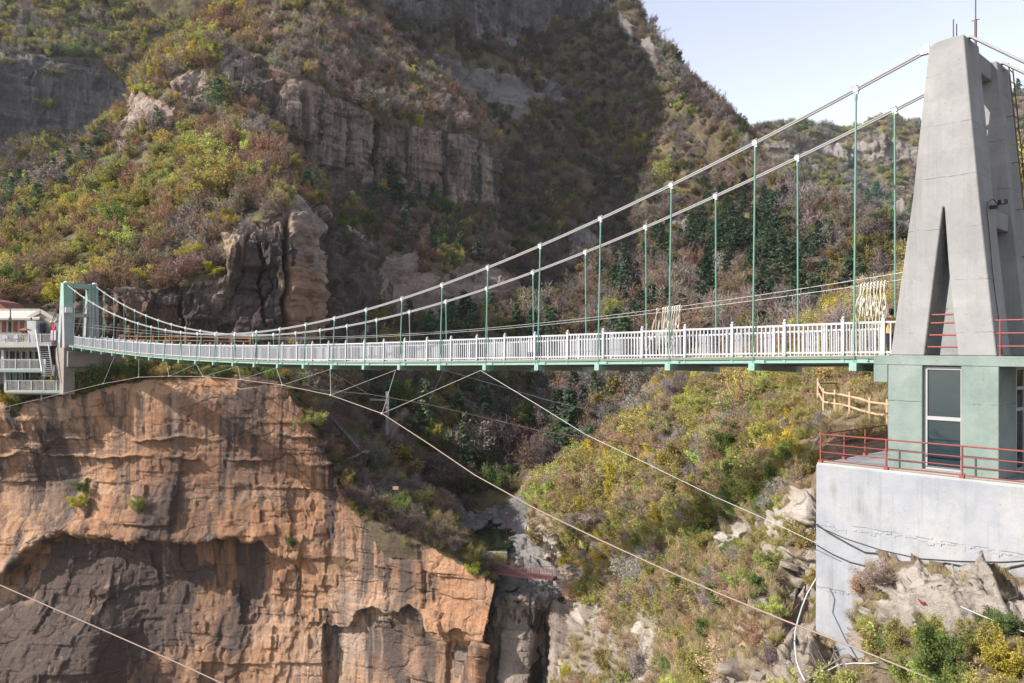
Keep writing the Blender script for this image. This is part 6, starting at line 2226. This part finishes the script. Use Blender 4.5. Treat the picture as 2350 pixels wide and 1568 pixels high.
# ================================================================ the visitor on the deck
def skin(name, verts, edges, radii, mat, parent, root=0, sub=2):
    me = bpy.data.meshes.new(name)
    me.from_pydata([tuple(v) for v in verts], edges, [])
    me.materials.append(mat)
    o = bpy.data.objects.new(name, me); COL.objects.link(o)
    m = o.modifiers.new('skin', 'SKIN'); m.use_smooth_shade = True
    for i, r in enumerate(radii):
        r = r if isinstance(r, tuple) else (r, r)
        me.skin_vertices[0].data[i].radius = r
        me.skin_vertices[0].data[i].use_root = (i == root)
    s = o.modifiers.new('sub', 'SUBSURF'); s.levels = sub; s.render_levels = sub
    if parent: o.parent = parent
    return o


def flat(name, col, rough=.8): return paint(name, col, rough, .1, tuple(c * .6 for c in col), 12)


M_skin = flat('skin', (.48, .29, .20), .6)
M_jkt = flat('tan_jacket', (.46, .29, .10))
M_trs = flat('black_trousers', (.018, .018, .022))
M_hair = flat('black_hair', (.012, .010, .010), .5)
M_shoe = flat('dark_shoe', (.03, .03, .03))
up_, vp_ = on_plane(2043, 760, 1.75)[0], 1.75
pz = zfl(-.2) + tilt(vp_) - .02
# stands facing along the bridge and a little away, both hands raised in front of the chest
per = empty('person', B(up_, vp_, pz), 'person in a tan jacket and black trousers looking at a phone by the rope slings', 'person', rz=math.atan2(UH[1], UH[0]) - math.pi / 2 - .25)
# local axes: +y faces forward, x to the person's right
V_, E_, Rr = [], [], []


def vtx(p, r, frm=None):
    V_.append(p); Rr.append(r)
    if frm is not None: E_.append((frm, len(V_) - 1))
    return len(V_) - 1


pel = vtx((0, 0, .86), (.15, .105))
wst = vtx((0, .01, 1.0), (.135, .10), pel)
chs = vtx((0, .0, 1.20), (.16, .115), wst)
nck = vtx((0, .01, 1.36), .055, chs)
nk2 = vtx((0, .025, 1.42), .052, nck)
hd1 = vtx((0, .045, 1.49), (.072, .085), nk2)
hd2 = vtx((0, .035, 1.57), (.076, .095), hd1)
hd3 = vtx((0, .03, 1.635), (.05, .06), hd2)
nose = vtx((0, .135, 1.515), .014, hd1)
for s in (-1, 1):
    sh = vtx((s * .175, 0, 1.30), .062, chs)
    el = vtx((s * .225, .10, 1.06), .045, sh)
    wr_ = vtx((s * .13, .33, 1.13), .030, el)
    pm_ = vtx((s * .10, .40, 1.155), (.036, .018), wr_)
    for f_, (dx, dz, ln) in enumerate([(-.03, .025, .058), (-.012, .03, .068), (.006, .03, .064), (.024, .022, .05)]):
        b0 = vtx((s * .10 + dx * .6, .428, 1.155 + dz * .6), .0095, pm_)
        b1 = vtx((s * .10 + dx * .8 - s * .012, .428 + ln * .6, 1.165 + dz), .0085, b0)
        vtx((s * .10 + dx * .8 - s * .03, .428 + ln * .85, 1.165 + dz - .012), .0075, b1)
    t0 = vtx((s * .075, .405, 1.19), .011, pm_)
    vtx((s * .055, .44, 1.20), .009, t0)
    hp = vtx((s * .085, 0, .80), .085, pel)
    kn = vtx((s * .10, .02 + .03 * s, .45), .056, hp)
    an_ = vtx((s * .105, -.02 + .04 * s, .09), .038, kn)
    vtx((s * .115, .12 + .04 * s, .035), (.04, .028), an_)
skin('body', V_, E_, Rr, M_skin, per)
# jacket
V_, E_, Rr = [], [], []
a0 = vtx((0, 0, .74), (.185, .135)); a1 = vtx((0, .0, .88), (.18, .13), a0); a2 = vtx((0, .01, 1.02), (.165, .125), a1); a3 = vtx((0, 0, 1.2), (.185, .14), a2); a4 = vtx((0, .01, 1.36), (.085, .075), a3)
for s in (-1, 1):
    q = vtx((s * .18, 0, 1.295), .085, a3); q2 = vtx((s * .235, .10, 1.06), .066, q); vtx((s * .135, .31, 1.125), .048, q2)
skin('jacket', V_, E_, Rr, M_jkt, per)
V_, E_, Rr = [], [], []
a0 = vtx((0, 0, .86), (.165, .12))
for s in (-1, 1):
    q = vtx((s * .088, 0, .76), .098, a0); q2 = vtx((s * .10, .02 + .03 * s, .45), .072, q); vtx((s * .105, -.02 + .04 * s, .10), .058, q2)
skin('trousers', V_, E_, Rr, M_trs, per)
for s in (-1, 1):
    V_, E_, Rr = [], [], []
    a0 = vtx((s * .105, -.05 + .04 * s, .06), (.045, .05)); a1 = vtx((s * .11, .04 + .04 * s, .045), (.045, .04), a0); vtx((s * .115, .14 + .04 * s, .035), (.045, .03), a1)
    skin('shoe', V_, E_, Rr, M_shoe, per)
V_, E_, Rr = [], [], []
a0 = vtx((0, -.03, 1.655), (.075, .085)); a1 = vtx((0, -.04, 1.58), (.100, .090), a0); a2 = vtx((0, -.045, 1.50), (.100, .078), a1); vtx((0, -.05, 1.42), (.085, .05), a2)
skin('hair', V_, E_, Rr, M_hair, per)
mb = MB()
pw = parent_matrix(per)
mb.box(pw @ Vector((0, .475, 1.19)), (.075, .012, .15), (pw.to_3x3() @ Matrix.Rotation(-.5, 3, 'X')))
tag(mb.build('phone', M_black), 'black phone held up by the person in the tan jacket', 'phone')
HAZE = True
# ================================================================ camera, light
cam = bpy.data.cameras.new('camera')
cam.sensor_fit = 'HORIZONTAL'
cam.sensor_width = 36
cam.lens = 36 * F / 2350
cam.clip_start = 0.1
cam.clip_end = 6000
co = bpy.data.objects.new('camera', cam)
COL.objects.link(co)
M = Matrix(((RTV[0], UPV[0], -FW[0], 0), (RTV[1], UPV[1], -FW[1], 0), (RTV[2], UPV[2], -FW[2], 0), (0, 0, 0, 1)))
co.matrix_world = M
SC.camera = co

SUN_EL, SUN_DIR = math.radians(34), (-0.946, -0.325)
az = math.atan2(SUN_DIR[1], SUN_DIR[0])
sd = Vector((math.cos(SUN_EL) * math.cos(az), math.cos(SUN_EL) * math.sin(az), math.sin(SUN_EL)))
sl = bpy.data.lights.new('sun', 'SUN')
sl.energy = 5.0
sl.angle = math.radians(0.5)
sl.color = (1.0, 0.95, 0.88)
so = bpy.data.objects.new('sun', sl)
COL.objects.link(so)
so.rotation_euler = (-sd).to_track_quat('-Z', 'Y').to_euler()
so.location = (-100, 30, 200)

w = bpy.data.worlds.new('World')
SC.world = w
w.use_nodes = True
nt = w.node_tree
nt.nodes.clear()
bg = nt.nodes.new('ShaderNodeBackground')
ou = nt.nodes.new('ShaderNodeOutputWorld')
sk = nt.nodes.new('ShaderNodeTexSky')
sk.sky_type = 'NISHITA'
sk.sun_disc = False
sk.sun_elevation = SUN_EL
sk.sun_rotation = math.pi / 2 - az          # the sky measures its sun clockwise from +Y
sk.altitude = 900
sk.air_density = 1.0
sk.dust_density = 1.5
sk.ozone_density = 3.0
bg.inputs['Strength'].default_value = 0.105
hs = nt.nodes.new('ShaderNodeHueSaturation')   # pales and brightens the sky colour
hs.inputs['Saturation'].default_value = 0.42
hs.inputs['Value'].default_value = 1.6
hs.inputs['Hue'].default_value = 0.512
nt.links.new(sk.outputs[0], hs.inputs['Color'])
nt.links.new(hs.outputs[0], bg.inputs['Color'])
nt.links.new(bg.outputs[0], ou.inputs['Surface'])

vs = SC.view_settings
vs.view_transform = 'Standard'
vs.look = 'None'
vs.gamma = 1.0
vs.exposure = 0.8
vs.use_curve_mapping = False
cy = SC.cycles
cy.use_denoising = True
cy.max_bounces = 5
cy.diffuse_bounces = 1
cy.glossy_bounces = 2
cy.transmission_bounces = 3
cy.transparent_max_bounces = 4
cy.caustics_reflective = False
cy.caustics_refractive = False

if HAZE:
    mb = MB()
    mb.hexa([(x, y, z) for z in (-76, 330) for x, y in ((-420, -20), (520, -20), (520, 900), (-420, 900))])
    hz = bpy.data.materials.new('haze')
    hz.use_nodes = True
    hz.node_tree.nodes.clear()
    ho = hz.node_tree.nodes.new('ShaderNodeOutputMaterial')
    pv = hz.node_tree.nodes.new('ShaderNodeVolumePrincipled')
    pv.inputs['Color'].default_value = (.93, .95, 1.0, 1)
    pv.inputs['Density'].default_value = 0.00007
    pv.inputs['Anisotropy'].default_value = 0.2
    hz.node_tree.links.new(pv.outputs[0], ho.inputs['Volume'])
    tag(mb.build('haze', hz), 'pale even haze filling the valley air', kind='stuff')
    cy.volume_bounces = 0
